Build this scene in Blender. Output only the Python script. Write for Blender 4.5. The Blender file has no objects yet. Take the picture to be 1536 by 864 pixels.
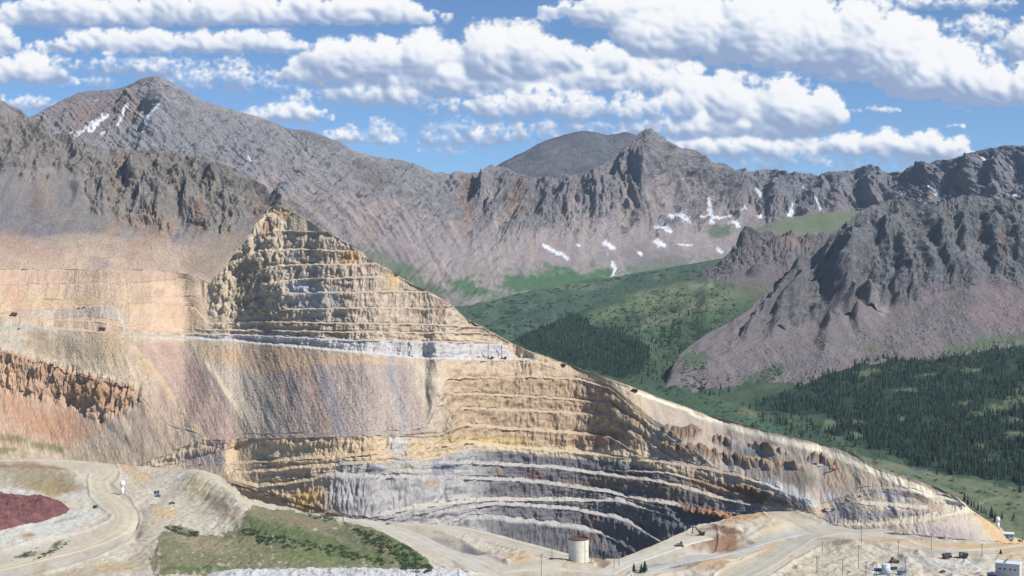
import bpy, bmesh, math, random
import numpy as np
from mathutils import Vector, Matrix

SC = bpy.context.scene
COL = SC.collection
random.seed(11)
RS = np.random.RandomState(11)
f32 = np.float32

# ------------------------------------------------------------------ survey frame
# metres; the viewer stands on a flank 265 m above the mine yard, looking along +Y
F, CX, HV, CAMZ = 2110.0, 768.0, 432.0, 300.0
YARD = 35.0


def yard_d(V, z=YARD):
    """distance of a yard-level point seen V rows down"""
    return (CAMZ - z) * F / (np.asarray(V, float) - HV)


def ray(U, V, d):
    return np.array([(U - CX) * d / F, d, CAMZ + (HV - V) * d / F])


# ------------------------------------------------------------------ noise
_R = np.random.RandomState(5)
PERM = np.concatenate([_R.permutation(512)] * 2).astype(np.int32)
_ang = _R.rand(512) * 2 * np.pi
GX, GY = np.cos(_ang).astype(f32), np.sin(_ang).astype(f32)


def pn(x, y, seed=0):
    x = np.asarray(x, f32); y = np.asarray(y, f32)
    xi = np.floor(x); yi = np.floor(y)
    xf = x - xi; yf = y - yi
    xi = (xi.astype(np.int32) + seed * 57) & 511
    yi = (yi.astype(np.int32) + seed * 131) & 511
    x1 = (xi + 1) & 511; y1 = (yi + 1) & 511
    u = xf * xf * xf * (xf * (xf * 6 - 15) + 10)
    v = yf * yf * yf * (yf * (yf * 6 - 15) + 10)
    px0 = PERM[xi]; px1 = PERM[x1]

    def g(p, yy, dx, dy):
        k = PERM[p + yy]
        return GX[k] * dx + GY[k] * dy
    a = g(px0, yi, xf, yf); b = g(px1, yi, xf - 1, yf)
    c = g(px0, y1, xf, yf - 1); e = g(px1, y1, xf - 1, yf - 1)
    t = a + (b - a) * u
    return (t + (c + (e - c) * u - t) * v) * 1.5


def fbm(x, y, o=4, seed=0, gain=.5):
    r = 0; a = 1; n = 0
    for i in range(o):
        r = r + a * pn(x, y, seed + i * 3); n += a
        x = x * 2.03 + 17.1; y = y * 2.03 + 5.3; a *= gain
    return r / n


def ridged(x, y, o=4, seed=0, gain=.5):
    r = 0; a = 1; n = 0
    for i in range(o):
        r = r + a * (1 - np.abs(pn(x, y, seed + i * 3)) * 1.6); n += a
        x = x * 2.1 + 3.7; y = y * 2.1 + 9.2; a *= gain
    return r / n


def ss(a, b, x):
    t = np.clip((x - a) / (b - a), 0, 1)
    return t * t * (3 - 2 * t)


def lerp(a, b, t):
    return a + (b - a) * t


# ------------------------------------------------------------------ colour
def lin(c):
    c = np.asarray(c, float) / 255.0
    return np.where(c <= .04045, c / 12.92, ((c + .055) / 1.055) ** 2.4)


EXPO = 1.55      # sunlit level ground: radiance per unit of albedo on the display


def A(r, g, b):
    """surface colour of a thing that reads r,g,b in full sun"""
    c = lin((r, g, b)) / EXPO / np.array((1.05, .99, .92))      # the sun is a little warm
    return np.clip(c, .004, .86).astype(f32)


class Paint:
    """stains, rock kinds and plant cover laid over a sheet (surface colours only)"""

    def __init__(s, U, V, base):
        s.U, s.V = U.astype(f32), V.astype(f32)
        s.c = np.empty(U.shape + (3,), f32); s.c[:] = base
        s.n1 = fbm(U / 38, V / 26, 4, 41); s.n2 = fbm(U / 9, V / 7, 3, 47); s.n3 = fbm(U / 100, V / 70, 3, 53)

    def blob(s, cu, cv, ru, rv, rgb, k=1., ang=0, rough=.5, soft=.6):
        a = math.radians(ang); du = s.U - cu; dv = s.V - cv
        x = (du * math.cos(a) + dv * math.sin(a)) / ru; y = (-du * math.sin(a) + dv * math.cos(a)) / rv
        w = 1 - ss(1 - soft, 1 + soft * .4, np.sqrt(x * x + y * y) + rough * (s.n1 + .6 * s.n2))
        s.mix(w * k, rgb)

    def poly(s, pts, rgb, k=1., warp=5., fine=0, mask=None):
        w = inside(s.U + warp * s.n1 + (warp * .5 + fine) * s.n2, s.V + warp * .7 * s.n2 + warp * .4 * s.n1, pts)
        w = w.astype(f32) * k
        if mask is not None:
            w = w * mask
        s.mix(w, rgb)

    def mix(s, w, rgb):
        s.c += (np.asarray(rgb, f32) - s.c) * np.clip(w, 0, 1)[..., None]


def inside(x, y, pts):
    r = np.zeros(x.shape, bool); n = len(pts)
    xs = [p[0] for p in pts]; ys = [p[1] for p in pts]
    for i in range(n):
        x0, y0, x1, y1 = xs[i], ys[i], xs[i - 1], ys[i - 1]
        if y0 == y1:
            continue
        r ^= ((y0 > y) != (y1 > y)) & (x < (x1 - x0) * (y - y0) / (y1 - y0) + x0)
    return r


# ------------------------------------------------------------------ sheets
def gs(a, sg):
    if sg <= 0:
        return a
    k = int(sg * 3) + 1
    w = np.exp(-.5 * (np.arange(-k, k + 1) / sg) ** 2); w /= w.sum()
    return np.convolve(np.pad(a, k, mode='edge'), w, 'valid')


def ln(U, pts, sm=2.0, col=1):
    p = sorted(pts, key=lambda q: q[0])
    return gs(np.interp(U, [q[0] for q in p], [q[col] for q in p]), sm)


def normals(X, Y, Z):
    ax, ay, az = (np.gradient(q, axis=1) for q in (X, Y, Z))
    bx, by, bz = (np.gradient(q, axis=0) for q in (X, Y, Z))
    nx = ay * bz - az * by; ny = az * bx - ax * bz; nz = ax * by - ay * bx
    l = np.sqrt(nx * nx + ny * ny + nz * nz) + 1e-9
    s = np.where(-(X * nx + Y * ny + (Z - CAMZ) * nz) < 0, -1, 1) / l
    return nx * s, ny * s, nz * s


def loft(U, knots, rows):
    """knots: list of (d, z) arrays from near/low to far/high -> Y, Z grids and each row's knot number"""
    D, Z, S = [], [], []
    for k in range(len(knots) - 1):
        n = rows[k]
        for i in range(n):
            t = i / n
            D.append(knots[k][0] * (1 - t) + knots[k + 1][0] * t)
            Z.append(knots[k][1] * (1 - t) + knots[k + 1][1] * t)
            S.append(k + t)
    D.append(knots[-1][0]); Z.append(knots[-1][1]); S.append(len(knots) - 1.)
    D = np.array(D); Z = np.array(Z)
    X = (U[None, :] - CX) * D / F
    return X, D, Z, np.array(S)


def prop(o, label=None, cat=None, group=None, kind=None):
    for k, v in (('label', label), ('category', cat), ('group', group), ('kind', kind)):
        if v:
            o[k] = v
    return o


def sheet(name, X, Y, Z, C, mat, smooth=False):
    R, N = X.shape
    me = bpy.data.meshes.new(name)
    co = np.stack([X, Y, Z], -1).reshape(-1, 3).astype(f32)
    idx = np.arange(R * N).reshape(R, N)
    q = np.stack([idx[:-1, :-1], idx[:-1, 1:], idx[1:, 1:], idx[1:, :-1]], -1).reshape(-1, 4)
    me.vertices.add(len(co)); me.vertices.foreach_set('co', co.ravel())
    me.loops.add(q.size); me.loops.foreach_set('vertex_index', q.ravel().astype(np.int32))
    me.polygons.add(len(q)); me.polygons.foreach_set('loop_start', np.arange(0, q.size, 4, dtype=np.int32))
    me.polygons.foreach_set('use_smooth', np.full(len(q), smooth, bool))
    at = me.color_attributes.new('Col', 'FLOAT_COLOR', 'POINT')
    rgba = np.ones((len(co), 4), f32); rgba[:, :3] = np.clip(C.reshape(-1, 3), .003, .9)
    at.data.foreach_set('color', rgba.ravel())
    me.update(); me.materials.append(mat)
    o = bpy.data.objects.new(name, me); COL.objects.link(o)
    return o


class Survey:
    """looks up the point of a sheet that lies on the sight line U,V"""

    def __init__(s, U, Y, Z, kmax=None):
        s.U = U; s.Y = Y[:kmax]; s.Z = Z[:kmax]
        s.V = np.maximum.accumulate((HV - (s.Z - CAMZ) * F / s.Y)[::-1], axis=0)[::-1]

    def at(s, u, v):
        j = int(np.clip(np.searchsorted(s.U, u), 1, len(s.U) - 1))
        vv = s.V[::-1, j]
        d = np.interp(v, vv, s.Y[::-1, j])
        z = np.interp(v, vv, s.Z[::-1, j])
        return Vector(((u - CX) * d / F, d, z))


# ------------------------------------------------------------------ materials
def new_mat(name):
    m = bpy.data.materials.new(name); m.use_nodes = True
    nt = m.node_tree; b = nt.nodes['Principled BSDF']
    return m, nt, b


def ground_mat(name, fine=3., coarse=14., bump=.6, var=.25, rough=.95):
    m, nt, b = new_mat(name); N, L = nt.nodes, nt.links
    at = N.new('ShaderNodeVertexColor'); at.layer_name = 'Col'
    tc = N.new('ShaderNodeTexCoord')
    n1 = N.new('ShaderNodeTexNoise'); n1.inputs['Scale'].default_value = 1 / coarse; n1.inputs['Detail'].default_value = 6; n1.inputs['Roughness'].default_value = .65
    n2 = N.new('ShaderNodeTexNoise'); n2.inputs['Scale'].default_value = 1 / fine; n2.inputs['Detail'].default_value = 4; n2.inputs['Roughness'].default_value = .7
    L.new(tc.outputs['Object'], n1.inputs['Vector']); L.new(tc.outputs['Object'], n2.inputs['Vector'])
    ad = N.new('ShaderNodeMath'); ad.operation = 'ADD'; L.new(n1.outputs['Fac'], ad.inputs[0]); L.new(n2.outputs['Fac'], ad.inputs[1])
    mr = N.new('ShaderNodeMapRange'); mr.inputs['From Min'].default_value = .65; mr.inputs['From Max'].default_value = 1.35
    mr.inputs['To Min'].default_value = 1 - var; mr.inputs['To Max'].default_value = 1 + var
    L.new(ad.outputs[0], mr.inputs['Value'])
    mx = N.new('ShaderNodeVectorMath'); mx.operation = 'SCALE'
    L.new(at.outputs['Color'], mx.inputs[0]); L.new(mr.outputs[0], mx.inputs['Scale'])
    L.new(mx.outputs[0], b.inputs['Base Color'])
    b.inputs['Roughness'].default_value = rough; b.inputs['Specular IOR Level'].default_value = .15
    bp = N.new('ShaderNodeBump'); bp.inputs['Strength'].default_value = bump; bp.inputs['Distance'].default_value = fine * .6
    L.new(ad.outputs[0], bp.inputs['Height']); L.new(bp.outputs[0], b.inputs['Normal'])
    return m


def plain(name, rgb, rough=.7, metal=0, var=.12, scale=.6):
    m, nt, b = new_mat(name); N, L = nt.nodes, nt.links
    tc = N.new('ShaderNodeTexCoord'); n = N.new('ShaderNodeTexNoise'); n.inputs['Scale'].default_value = scale; n.inputs['Detail'].default_value = 5
    L.new(tc.outputs['Object'], n.inputs['Vector'])
    mr = N.new('ShaderNodeMapRange'); mr.inputs['From Min'].default_value = .3; mr.inputs['From Max'].default_value = .7
    mr.inputs['To Min'].default_value = 1 - var; mr.inputs['To Max'].default_value = 1 + var
    L.new(n.outputs['Fac'], mr.inputs['Value'])
    v = N.new('ShaderNodeVectorMath'); v.operation = 'SCALE'; v.inputs[0].default_value = tuple(float(q) for q in rgb)
    L.new(mr.outputs[0], v.inputs['Scale']); L.new(v.outputs[0], b.inputs['Base Color'])
    b.inputs['Roughness'].default_value = rough; b.inputs['Metallic'].default_value = metal
    return m


M_MINE = ground_mat('mine_rock', 2.6, 11., .55, .2)
M_YARD = ground_mat('yard_gravel', 1.8, 9., .45, .17)
M_PEAK = ground_mat('mountain_rock', 9., 36., .8, .24)
M_CRAG = ground_mat('crag_rock', 6., 24., .8, .24)
M_MEADOW = ground_mat('meadow_turf', 5., 26., .6, .28)


# ------------------------------------------------------------------ mountains
def rib(U, V, pts, A_, wl, wr, seed=0):
    """a spur of rock running down the line pts (U,V): steep towards its left, gentle to its right"""
    p = sorted(pts, key=lambda q: q[1])
    vs = [q[1] for q in p]; us = [q[0] for q in p]
    c = np.interp(V, vs, us) + 6 * pn(V / 20, U / 60 + seed, 60 + seed)
    dx = U - c
    prof = np.where(dx < 0, ss(-wl, 0, dx), 1 - ss(0, wr, dx))
    span = vs[-1] - vs[0]
    tap = ss(vs[0] - 1, vs[0] + span * .35, V) * (1 - ss(vs[-1] - span * .7, vs[-1] + span * .28, V))
    return A_ * prof * tap


def mountain(name, U0, U1, st, lines, rows, disp, paint, mat, skirt=((120, -120), (900, -700)), sm=2., crest=.6):
    """lines: foot -> crest, each a list of (U, V, d)"""
    U = np.arange(U0, U1 + st, st)
    kn = []
    for l in lines:
        d = ln(U, l, 8, 2); v = ln(U, l, sm, 1)
        kn.append((d, CAMZ + (HV - v) * d / F))
    nfront = sum(rows)
    kn.insert(0, (kn[0][0] - 50, kn[0][1] - 60)); rows = [4] + rows; nfront += 4
    for dd, dz in skirt:
        kn.append((kn[len(lines)][0] + dd, kn[len(lines)][1] + dz)); rows = rows + [3]
    X, Y, Z, S = loft(U, kn, rows)
    UU = np.broadcast_to(U[None], X.shape)
    V = HV - (Z - CAMZ) * F / Y
    s = np.clip((S - 1) / (len(lines) - 1), 0, 1)[:, None] * np.ones_like(X)
    nx, ny, nz = normals(X, Y, Z)
    h, info = disp(UU, V, X, Y, Z, s)
    back = (S <= len(lines) + 1e-6)[:, None]
    h = h * np.where(back, 1 - crest * ss(.93, 1., s), .4)
    X2 = X + nx * h; Y2 = Y + ny * h; Z2 = Z + nz * h
    n2 = normals(X2, Y2, Z2)
    C = paint(UU, V, X2, Y2, Z2, s, n2, info)
    o = sheet(name, X2, Y2, Z2, C, mat)
    return o, Survey(U, Y2, Z2, nfront)


def craggy(X, s, L, A_, seed, ha=1.0, slant=0., H=600.):
    """gullies and buttresses down the fall line; X metres along the range"""
    w = X + slant * s * L * 6 + L * .4 * fbm(X / (L * 3), s * 2, 3, seed + 1)
    g = ridged(w / L, s * 2.2, 3, seed + 2, .5) - .62
    hs = s * H
    w2 = w + .3 * L * fbm(X / L, hs / L, 2, seed + 21)
    g2 = ridged(w2 / (L * .40), hs / (L * .62), 4, seed + 9, .55) - .62
    g3 = fbm(w2 / (L * .15), hs / (L * .2), 3, seed + 15)
    g = g * (.55 + 1.1 * ss(-.5, .5, fbm(X / (L * 2.6), s * 2, 2, seed + 27)))
    return A_ * (g * 1.0 + .42 * g2 + .15 * g3), g, g2, g3


# --- the far grey range with its big left summit
FR_CREST = [(-200, 230, 5200), (0, 200, 5300), (50, 173, 5350), (85, 155, 5380), (117, 140, 5400), (133, 137, 5400), (177, 133, 5400), (200, 125, 5380), (215, 117, 5350), (233, 113, 5330), (253, 121, 5330),
            (277, 137, 5340), (300, 150, 5350), (333, 160, 5360), (367, 170, 5370), (400, 180, 5380), (430, 193, 5390), (467, 197, 5400), (493, 208, 5400), (512, 215, 5410), (532, 228, 5420), (562, 235, 5430), (609, 243, 5450),
            (632, 252, 5450), (655, 260, 5480), (672, 262, 5480), (689, 257, 5500), (709, 262, 5520), (722, 258, 5520), (735, 249, 5520), (755, 250, 5550), (775, 260, 5580), (802, 267, 5620), (829, 268, 5650), (862, 263, 5700),
            (889, 257, 5720), (912, 243, 5750), (932, 230, 5780), (945, 212, 5800), (959, 199, 5800), (970, 192, 5800), (982, 198, 5820), (995, 210, 5850), (1012, 217, 5880), (1024, 223, 5900), (1041, 225, 5920), (1057, 237, 5950),
            (1067, 243, 5960), (1091, 247, 6000), (1104, 257, 6020), (1124, 262, 6050), (1147, 257, 6050), (1184, 260, 6050), (1217, 260, 6050), (1231, 267, 6050), (1257, 257, 6030), (1284, 255, 6000), (1301, 250, 5980), (1321, 255, 5950),
            (1334, 262, 5930), (1344, 257, 5900), (1357, 260, 5850), (1377, 250, 5800), (1407, 243, 5700), (1451, 233, 5600), (1481, 223, 5550), (1504, 222, 5500), (1536, 219, 5450), (1720, 205, 5300)]
FR_MID = [(-200, 330, 4700), (100, 300, 4750), (300, 290, 4800), (450, 300, 4800), (600, 330, 4950), (700, 350, 5050), (830, 345, 5250), (970, 335, 5430), (1100, 325, 5640), (1250, 320, 5650), (1400, 310, 5400), (1536, 300, 5150), (1720, 290, 5000)]
FR_FOOT = [(-200, 480, 4200), (200, 470, 4250), (400, 470, 4300), (600, 470, 4400), (690, 462, 4500), (740, 455, 4560), (780, 442, 4680), (860, 425, 4900), (930, 418, 5050), (1000, 408, 5200), (1080, 395, 5320), (1200, 380, 5350), (1400, 370, 5100), (1720, 360, 4800)]

SNOW = [  # narrow late snow: polylines with a width
    ([(115, 212), (128, 200), (140, 190)], 2.6), ([(135, 200), (150, 187), (162, 177)], 2.4), ([(180, 194), (190, 180), (200, 168)], 2.6), ([(219, 204), (229, 190), (238, 178)], 2.8),
    ([(108, 206), (116, 198)], 1.6), ([(152, 204), (168, 196)], 1.3), ([(132, 160), (146, 153)], .9), ([(372, 236), (384, 246)], 1.),
    ([(814, 367), (830, 376), (838, 381)], 2.6), ([(842, 381), (852, 388)], 3.2), ([(918, 394), (923, 404), (918, 414), (912, 424)], 2.2), ([(906, 364), (920, 372)], 3.4), ([(866, 368), (869, 369)], 2),
    ([(985, 340), (1006, 346)], 3), ([(990, 332), (992, 336)], 2), ([(984, 362), (994, 368)], 4.), ([(1018, 366), (1036, 368)], 1.8), ([(957, 378), (962, 382)], 2), ([(1007, 322), (1032, 329)], 4.5),
    ([(1060, 306), (1066, 322), (1069, 330)], 4.2), ([(1052, 323), (1096, 325)], 1.6), ([(1096, 334), (1108, 339)], 3.2), ([(1108, 321), (1120, 317)], 1.4), ([(1138, 319), (1142, 321)], 3), ([(1134, 290), (1140, 295)], 3.2), ([(1184, 322), (1190, 310)], 3.),
    ([(1200, 288), (1204, 284)], 2), ([(1222, 312), (1232, 316)], 2.4), ([(1076, 372), (1082, 378)], 2.5), ([(1398, 289), (1404, 292)], 3.4), ([(1416, 292), (1422, 288)], 2.), ([(1388, 306), (1392, 312)], 2.2), ([(1489, 270), (1492, 279)], 2.4),
    ([(1505, 302), (1512, 299), (1524, 297)], 3.), ([(1476, 243), (1479, 246)], 1.6), ([(1518, 252), (1521, 255)], 1.6), ([(1523, 262), (1526, 266)], 1.8), ([(1526, 276), (1527, 283)], 1.8)]


def snow_mask(U, V, scale=1.):
    m = np.zeros(U.shape, f32)
    wu = U + 2.2 * pn(U / 5, V / 5, 91); wv = V + 1.6 * pn(U / 4, V / 4, 92)
    for pts, w in SNOW:
        for (x0, y0), (x1, y1) in zip(pts[:-1], pts[1:]):
            dx, dy = x1 - x0, y1 - y0
            t = np.clip(((wu - x0) * dx + (wv - y0) * dy) / (dx * dx + dy * dy), 0, 1)
            d = np.hypot(wu - x0 - t * dx, wv - y0 - t * dy)
            m = np.maximum(m, (1 - ss(w * scale * .5, w * scale * 1.3, d + .5 * w * pn(U / 3.5, V / 3, 93))) * (.86 + .25 * pn(U / 6, V / 5, 94)))
    return m


def fr_disp(U, V, X, Y, Z, s):
    base, g, g2, g3 = craggy(X, s, 150., 44., 3, 1., -.55 * (1 - ss(650, 900, U)), 900.)
    long_slope = 1 - ss(640, 800, U)                      # the even slope under the left summit
    w = lerp(ss(.30, .62, s + .18 * g), .42 + .5 * ss(.5, .95, s), long_slope)
    h = base * (.12 + .88 * w)
    h = h + (22 + 34 * ss(640, 800, U)) * (ridged(X / 330 - s * 1.2 * (1 - ss(650, 900, U)), s * 1.1, 3, 77) - .5) * w
    crest = ss(.9, 1., s)
    h = h * (1 - .75 * crest * (1 - ss(420, 620, U)))
    h = h + crest * 6 * fbm(X / 40, s * 0 + 2, 4, 33)
    kk = np.interp(U, [150, 500, 700, 860], [1.05, 1.05, .7, .0])
    q = U - kk * (V - 220)
    h = h + (13 * (ridged(q / 17 + .3 * fbm(U / 40, V / 40, 2, 95), V / 95, 3, 96) - .6) + 5 * (ridged(q / 6, V / 50, 2, 97) - .6)) * (1 - .55 * ss(700, 860, U)) * lerp(ss(.1, .4, s), ss(.4, .7, s), ss(560, 760, U)) * (1 - ss(.97, 1., s))
    rock = ss(.42, .60, s * .9 + .36 * g + .25 * g2 + .18 * fbm(X / 260, s * 3, 3, 8))
    h = h + rock * (7 + 9 * np.abs(g3) + 7 * g2)
    h = h + rib(U, V, [(236, 134), (240, 155), (243, 178), (228, 216)], 62, 26, 60, 1)
    h = h + rib(U, V, [(205, 125), (193, 160), (170, 200)], 35, 16, 30, 2)
    h = h + rib(U, V, [(972, 214), (980, 245), (990, 278), (985, 320)], 50, 40, 50, 3)
    for i, (a, b) in enumerate(((720, 258), (850, 268), (905, 250), (1040, 226), (1100, 252), (1165, 258), (1215, 262), (1262, 258), (1305, 252), (1390, 247), (1455, 232), (1500, 224))):
        h = h + rib(U, V, [(a, b + 3), (a + 8 - i % 3 * 6, b + 30), (a + 14 - i % 4 * 9, b + 62 + i % 3 * 14)], 40, 17, 30, 5 + i)
    return h, (rock, g, g2)


def fr_paint(U, V, X, Y, Z, s, n, info):
    rock, g, g2 = info
    P = Paint(U, V, A(166, 153, 150))
    P.mix(ss(-.1, .6, P.n3), A(156, 142, 140))
    streak = fbm(X / 30 - s * 3, s * 3, 4, 21)
    P.mix(ss(0, .5, streak) * .6, A(176, 160, 146))
    P.mix(ss(.1, .6, -streak) * .5, A(134, 130, 132))
    kk = np.interp(U, [150, 500, 700, 860], [1.05, 1.05, .7, .0]); q = U - kk * (V - 220)
    sq = fbm(q / 11, V / 70, 4, 98, .55) * (1 - .5 * ss(700, 860, U))
    P.mix(ss(.02, .4, sq) * .75, A(184, 170, 158)); P.mix(ss(.05, .45, -sq) * .65, A(122, 116, 120))
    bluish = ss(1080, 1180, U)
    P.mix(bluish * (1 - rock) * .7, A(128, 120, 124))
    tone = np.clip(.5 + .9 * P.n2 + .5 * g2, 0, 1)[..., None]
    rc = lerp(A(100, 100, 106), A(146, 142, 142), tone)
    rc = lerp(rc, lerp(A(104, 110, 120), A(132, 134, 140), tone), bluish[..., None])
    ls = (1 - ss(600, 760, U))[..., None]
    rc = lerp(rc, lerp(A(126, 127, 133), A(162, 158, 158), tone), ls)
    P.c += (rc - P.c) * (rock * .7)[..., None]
    # reddish streaks
    red = ss(.25, .6, fbm(X / 75 - s * 2.0, s * 1.2, 3, 66)) * .75
    P.mix(red * (1 - .4 * rock) * ss(.15, .5, s), A(164, 142, 130))
    P.blob(150, 165, 90, 45, A(140, 122, 118), .55, -25)
    P.blob(190, 170, 18, 40, A(152, 130, 122), .6, 40)
    P.blob(120, 190, 16, 40, A(156, 132, 122), .6, 40)
    P.blob(300, 215, 60, 60, A(150, 147, 147), .5, 35)
    P.blob(455, 200, 60, 14, A(118, 112, 112), .6, 22)
    P.blob(560, 262, 50, 16, A(124, 112, 104), .5, 20)
    P.blob(700, 300, 14, 60, A(158, 126, 110), .5)
    P.blob(775, 300, 10, 40, A(164, 128, 110), .5)
    # grey-green turf at the foot
    P.blob(585, 400, 60, 22, A(112, 122, 104), .75, 30, .9)
    P.blob(640, 430, 60, 14, A(98, 118, 92), .85, 28, .9)
    P.blob(850, 425, 130, 26, A(84, 116, 84), 1., 0, .9)
    P.blob(740, 450, 80, 18, A(88, 118, 88), .95, 20, 1.)
    P.poly([(690, 440), (735, 446), (760, 452), (742, 458), (690, 464)], A(160, 150, 144), .6, 6)
    P.blob(985, 400, 75, 16, A(92, 118, 90), .8, -8, .8)
    P.blob(1080, 345, 22, 14, A(90, 112, 84), .8, 10, .7)
    P.blob(975, 385, 70, 18, A(138, 130, 130), .7, 0, .8)
    P.mix(snow_mask(U, V), A(250, 250, 255))
    return P.c


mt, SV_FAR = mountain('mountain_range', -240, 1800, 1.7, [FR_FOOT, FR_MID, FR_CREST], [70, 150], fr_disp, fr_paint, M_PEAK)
prop(mt, kind='structure', label='long grey mountain range with snow patches behind the mine and the green valley')

# --- dark summit behind the range
BP = [[(560, 300, 6500), (760, 290, 6400), (900, 285, 6450), (1000, 280, 6500), (1150, 300, 6600)],
      [(560, 296, 7100), (690, 272, 7100), (750, 247, 7100), (779, 232, 7100), (812, 213, 7100), (839, 204, 7100), (872, 196, 7100), (889, 197, 7100), (912, 203, 7100), (930, 200, 7100), (941, 198, 7100), (960, 206, 7100), (1050, 260, 7100), (1150, 296, 7100)]]


def bp_disp(U, V, X, Y, Z, s):
    h, g, g2, g3 = craggy(X, s, 170., 30., 31, 1., -1.4)
    return h, (g, g2)


def bp_paint(U, V, X, Y, Z, s, n, info):
    P = Paint(U, V, A(112, 112, 118))
    st = fbm(X / 60 + s * 5, s * 2, 4, 14)
    P.mix(ss(0, .5, st) * .7, A(136, 132, 132)); P.mix(ss(0, .5, -st) * .7, A(92, 96, 104))
    P.mix(ss(.93, .99, s) * .6, A(88, 88, 92))
    return P.c


mt, _ = mountain('mountain', 590, 1120, 2., BP, [90], bp_disp, bp_paint, M_PEAK)
prop(mt, kind='structure', label='smooth dark grey summit rising behind the middle of the range')

# --- dark craggy mountain on the left, above the mine
LM_CREST = [(-200, 100, 3350), (-60, 128, 3350), (0, 148, 3350), (13, 160, 3350), (37, 171, 3350), (63, 189, 3350), (77, 202, 3340), (107, 210, 3330), (140, 218, 3320), (167, 228, 3320), (200, 225, 3320), (250, 228, 3320), (277, 234, 3320),
            (300, 236, 3320), (323, 243, 3310), (353, 259, 3300), (383, 276, 3280), (407, 292, 3250), (430, 301, 3220), (470, 338, 3180), (520, 390, 3120), (580, 450, 3050), (640, 500, 3000)]
LM_MID = [(-200, 300, 3050), (0, 300, 3050), (100, 310, 3040), (200, 325, 3020), (300, 330, 3000), (400, 335, 2980), (470, 380, 2960), (640, 520, 2900)]
LM_FOOT = [(-200, 430, 2730), (0, 428, 2740), (200, 428, 2760), (300, 440, 2740), (400, 460, 2720), (500, 500, 2700), (640, 560, 2700)]


def lm_disp(U, V, X, Y, Z, s):
    base, g, g2, g3 = craggy(X, s, 95., 18., 103, 1., .3, 520.)
    crag = 1 - ss(.75, 1.15, np.hypot((U - 285) / 165, (V - 285) / 62) + .35 * fbm(U / 30, V / 30, 3, 9))
    crag = np.maximum(crag, .8 * (1 - ss(.7, 1.1, np.hypot((U - 60) / 90, (V - 215) / 55) + .5 * fbm(U / 30, V / 30, 3, 19))))
    w = .12 + .5 * ss(.55, .9, s) + .9 * crag
    h = base * w
    rock = ss(.38, .6, .55 * crag + .30 * g + .22 * g2 + .2 * ss(.5, .95, s) + .1)
    h = h + rock * (4 + 9 * np.abs(g3) + 7 * g2)
    for i, (a, b, c, e) in enumerate(((186, 262, 60, 34), (208, 290, 50, 26), (248, 262, 55, 24), (268, 290, 42, 30), (300, 270, 40, 20), (325, 285, 42, 24), (345, 300, 40, 20), (140, 290, 36, 18), (105, 285, 36, 14), (72, 225, 30, 18), (28, 228, 30, 18), (165, 225, 26, 16), (300, 240, 22, 16), (228, 300, 44, 22))):
        h = h + rib(U, V, [(a + 10, b - c * .5), (a + 14, b), (a + 10, b + c * .7)], e * 1.1, 14, 26, 30 + i)
    return h, (rock, crag, g, g2)


def lm_paint(U, V, X, Y, Z, s, n, info):
    rock, crag, g, g2 = info
    P = Paint(U, V, A(150, 141, 135))
    st = fbm(X / 16, s * 2.2, 4, 71)
    P.mix(ss(0, .45, st) * .6, A(160, 150, 142)); P.mix(ss(0, .5, -st) * .5, A(118, 116, 118))
    P.mix(ss(.62, .8, s + .1 * P.n1) * ss(120, 260, U) * .9, A(112, 106, 100))
    P.mix(ss(.75, .9, s + .1 * P.n1) * ss(330, 420, U) * .8, A(124, 120, 114))
    tone = np.clip(.5 + .9 * P.n2, 0, 1)[..., None]
    rc = lerp(A(116, 108, 101), A(162, 152, 140), tone)
    P.c += (rc - P.c) * (rock * .85)[..., None]
    tan = ss(.05, .5, fbm(X / 26, s * 1.5, 3, 81)) * ss(.62, .3, s)
    P.mix(tan * .8, A(178, 150, 124))
    P.blob(175, 262, 8, 50, A(164, 140, 118), .5, 12); P.blob(196, 240, 12, 10, A(150, 124, 96), .6)
    P.blob(55, 310, 10, 40, A(136, 108, 100), .7); P.blob(75, 300, 8, 60, A(168, 148, 132), .6, -20)
    P.blob(225, 340, 60, 16, A(168, 140, 120), .65, 10, .9); P.blob(300, 325, 14, 30, A(160, 120, 100), .4)
    P.blob(245, 375, 60, 22, A(186, 158, 136), .8, 0, .9)
    P.blob(270, 355, 14, 34, A(150, 146, 148), .7, 20); P.blob(40, 330, 60, 26, A(138, 132, 136), .6, 20)
    peach = ss(338, 388, V + 16 * P.n1 - .05 * np.abs(U - 150))
    P.mix(peach * (1 - ss(300, 420, U)), A(212, 185, 160))
    P.blob(40, 372, 70, 16, A(202, 164, 144), .7, 12, .8); P.blob(210, 372, 22, 28, A(190, 158, 138), .7, 20)
    P.blob(130, 360, 70, 10, A(206, 182, 156), .6); P.blob(150, 395, 20, 10, A(170, 150, 142), .6)
    P.blob(320, 385, 50, 26, A(166, 148, 130), .8, -30, .6); P.blob(390, 325, 20, 20, A(140, 118, 100), .6)
    P.blob(440, 320, 40, 30, A(160, 150, 138), .7, 40)
    return P.c


mt, SV_LM = mountain('craggy_mountain', -240, 640, 1.5, [LM_FOOT, LM_MID, LM_CREST], [90, 130], lm_disp, lm_paint, M_CRAG, crest=.35, skirt=((90, -60), (500, -350)))
prop(mt, kind='structure', label='dark craggy mountain shoulder rising over the upper mine terraces')

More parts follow.
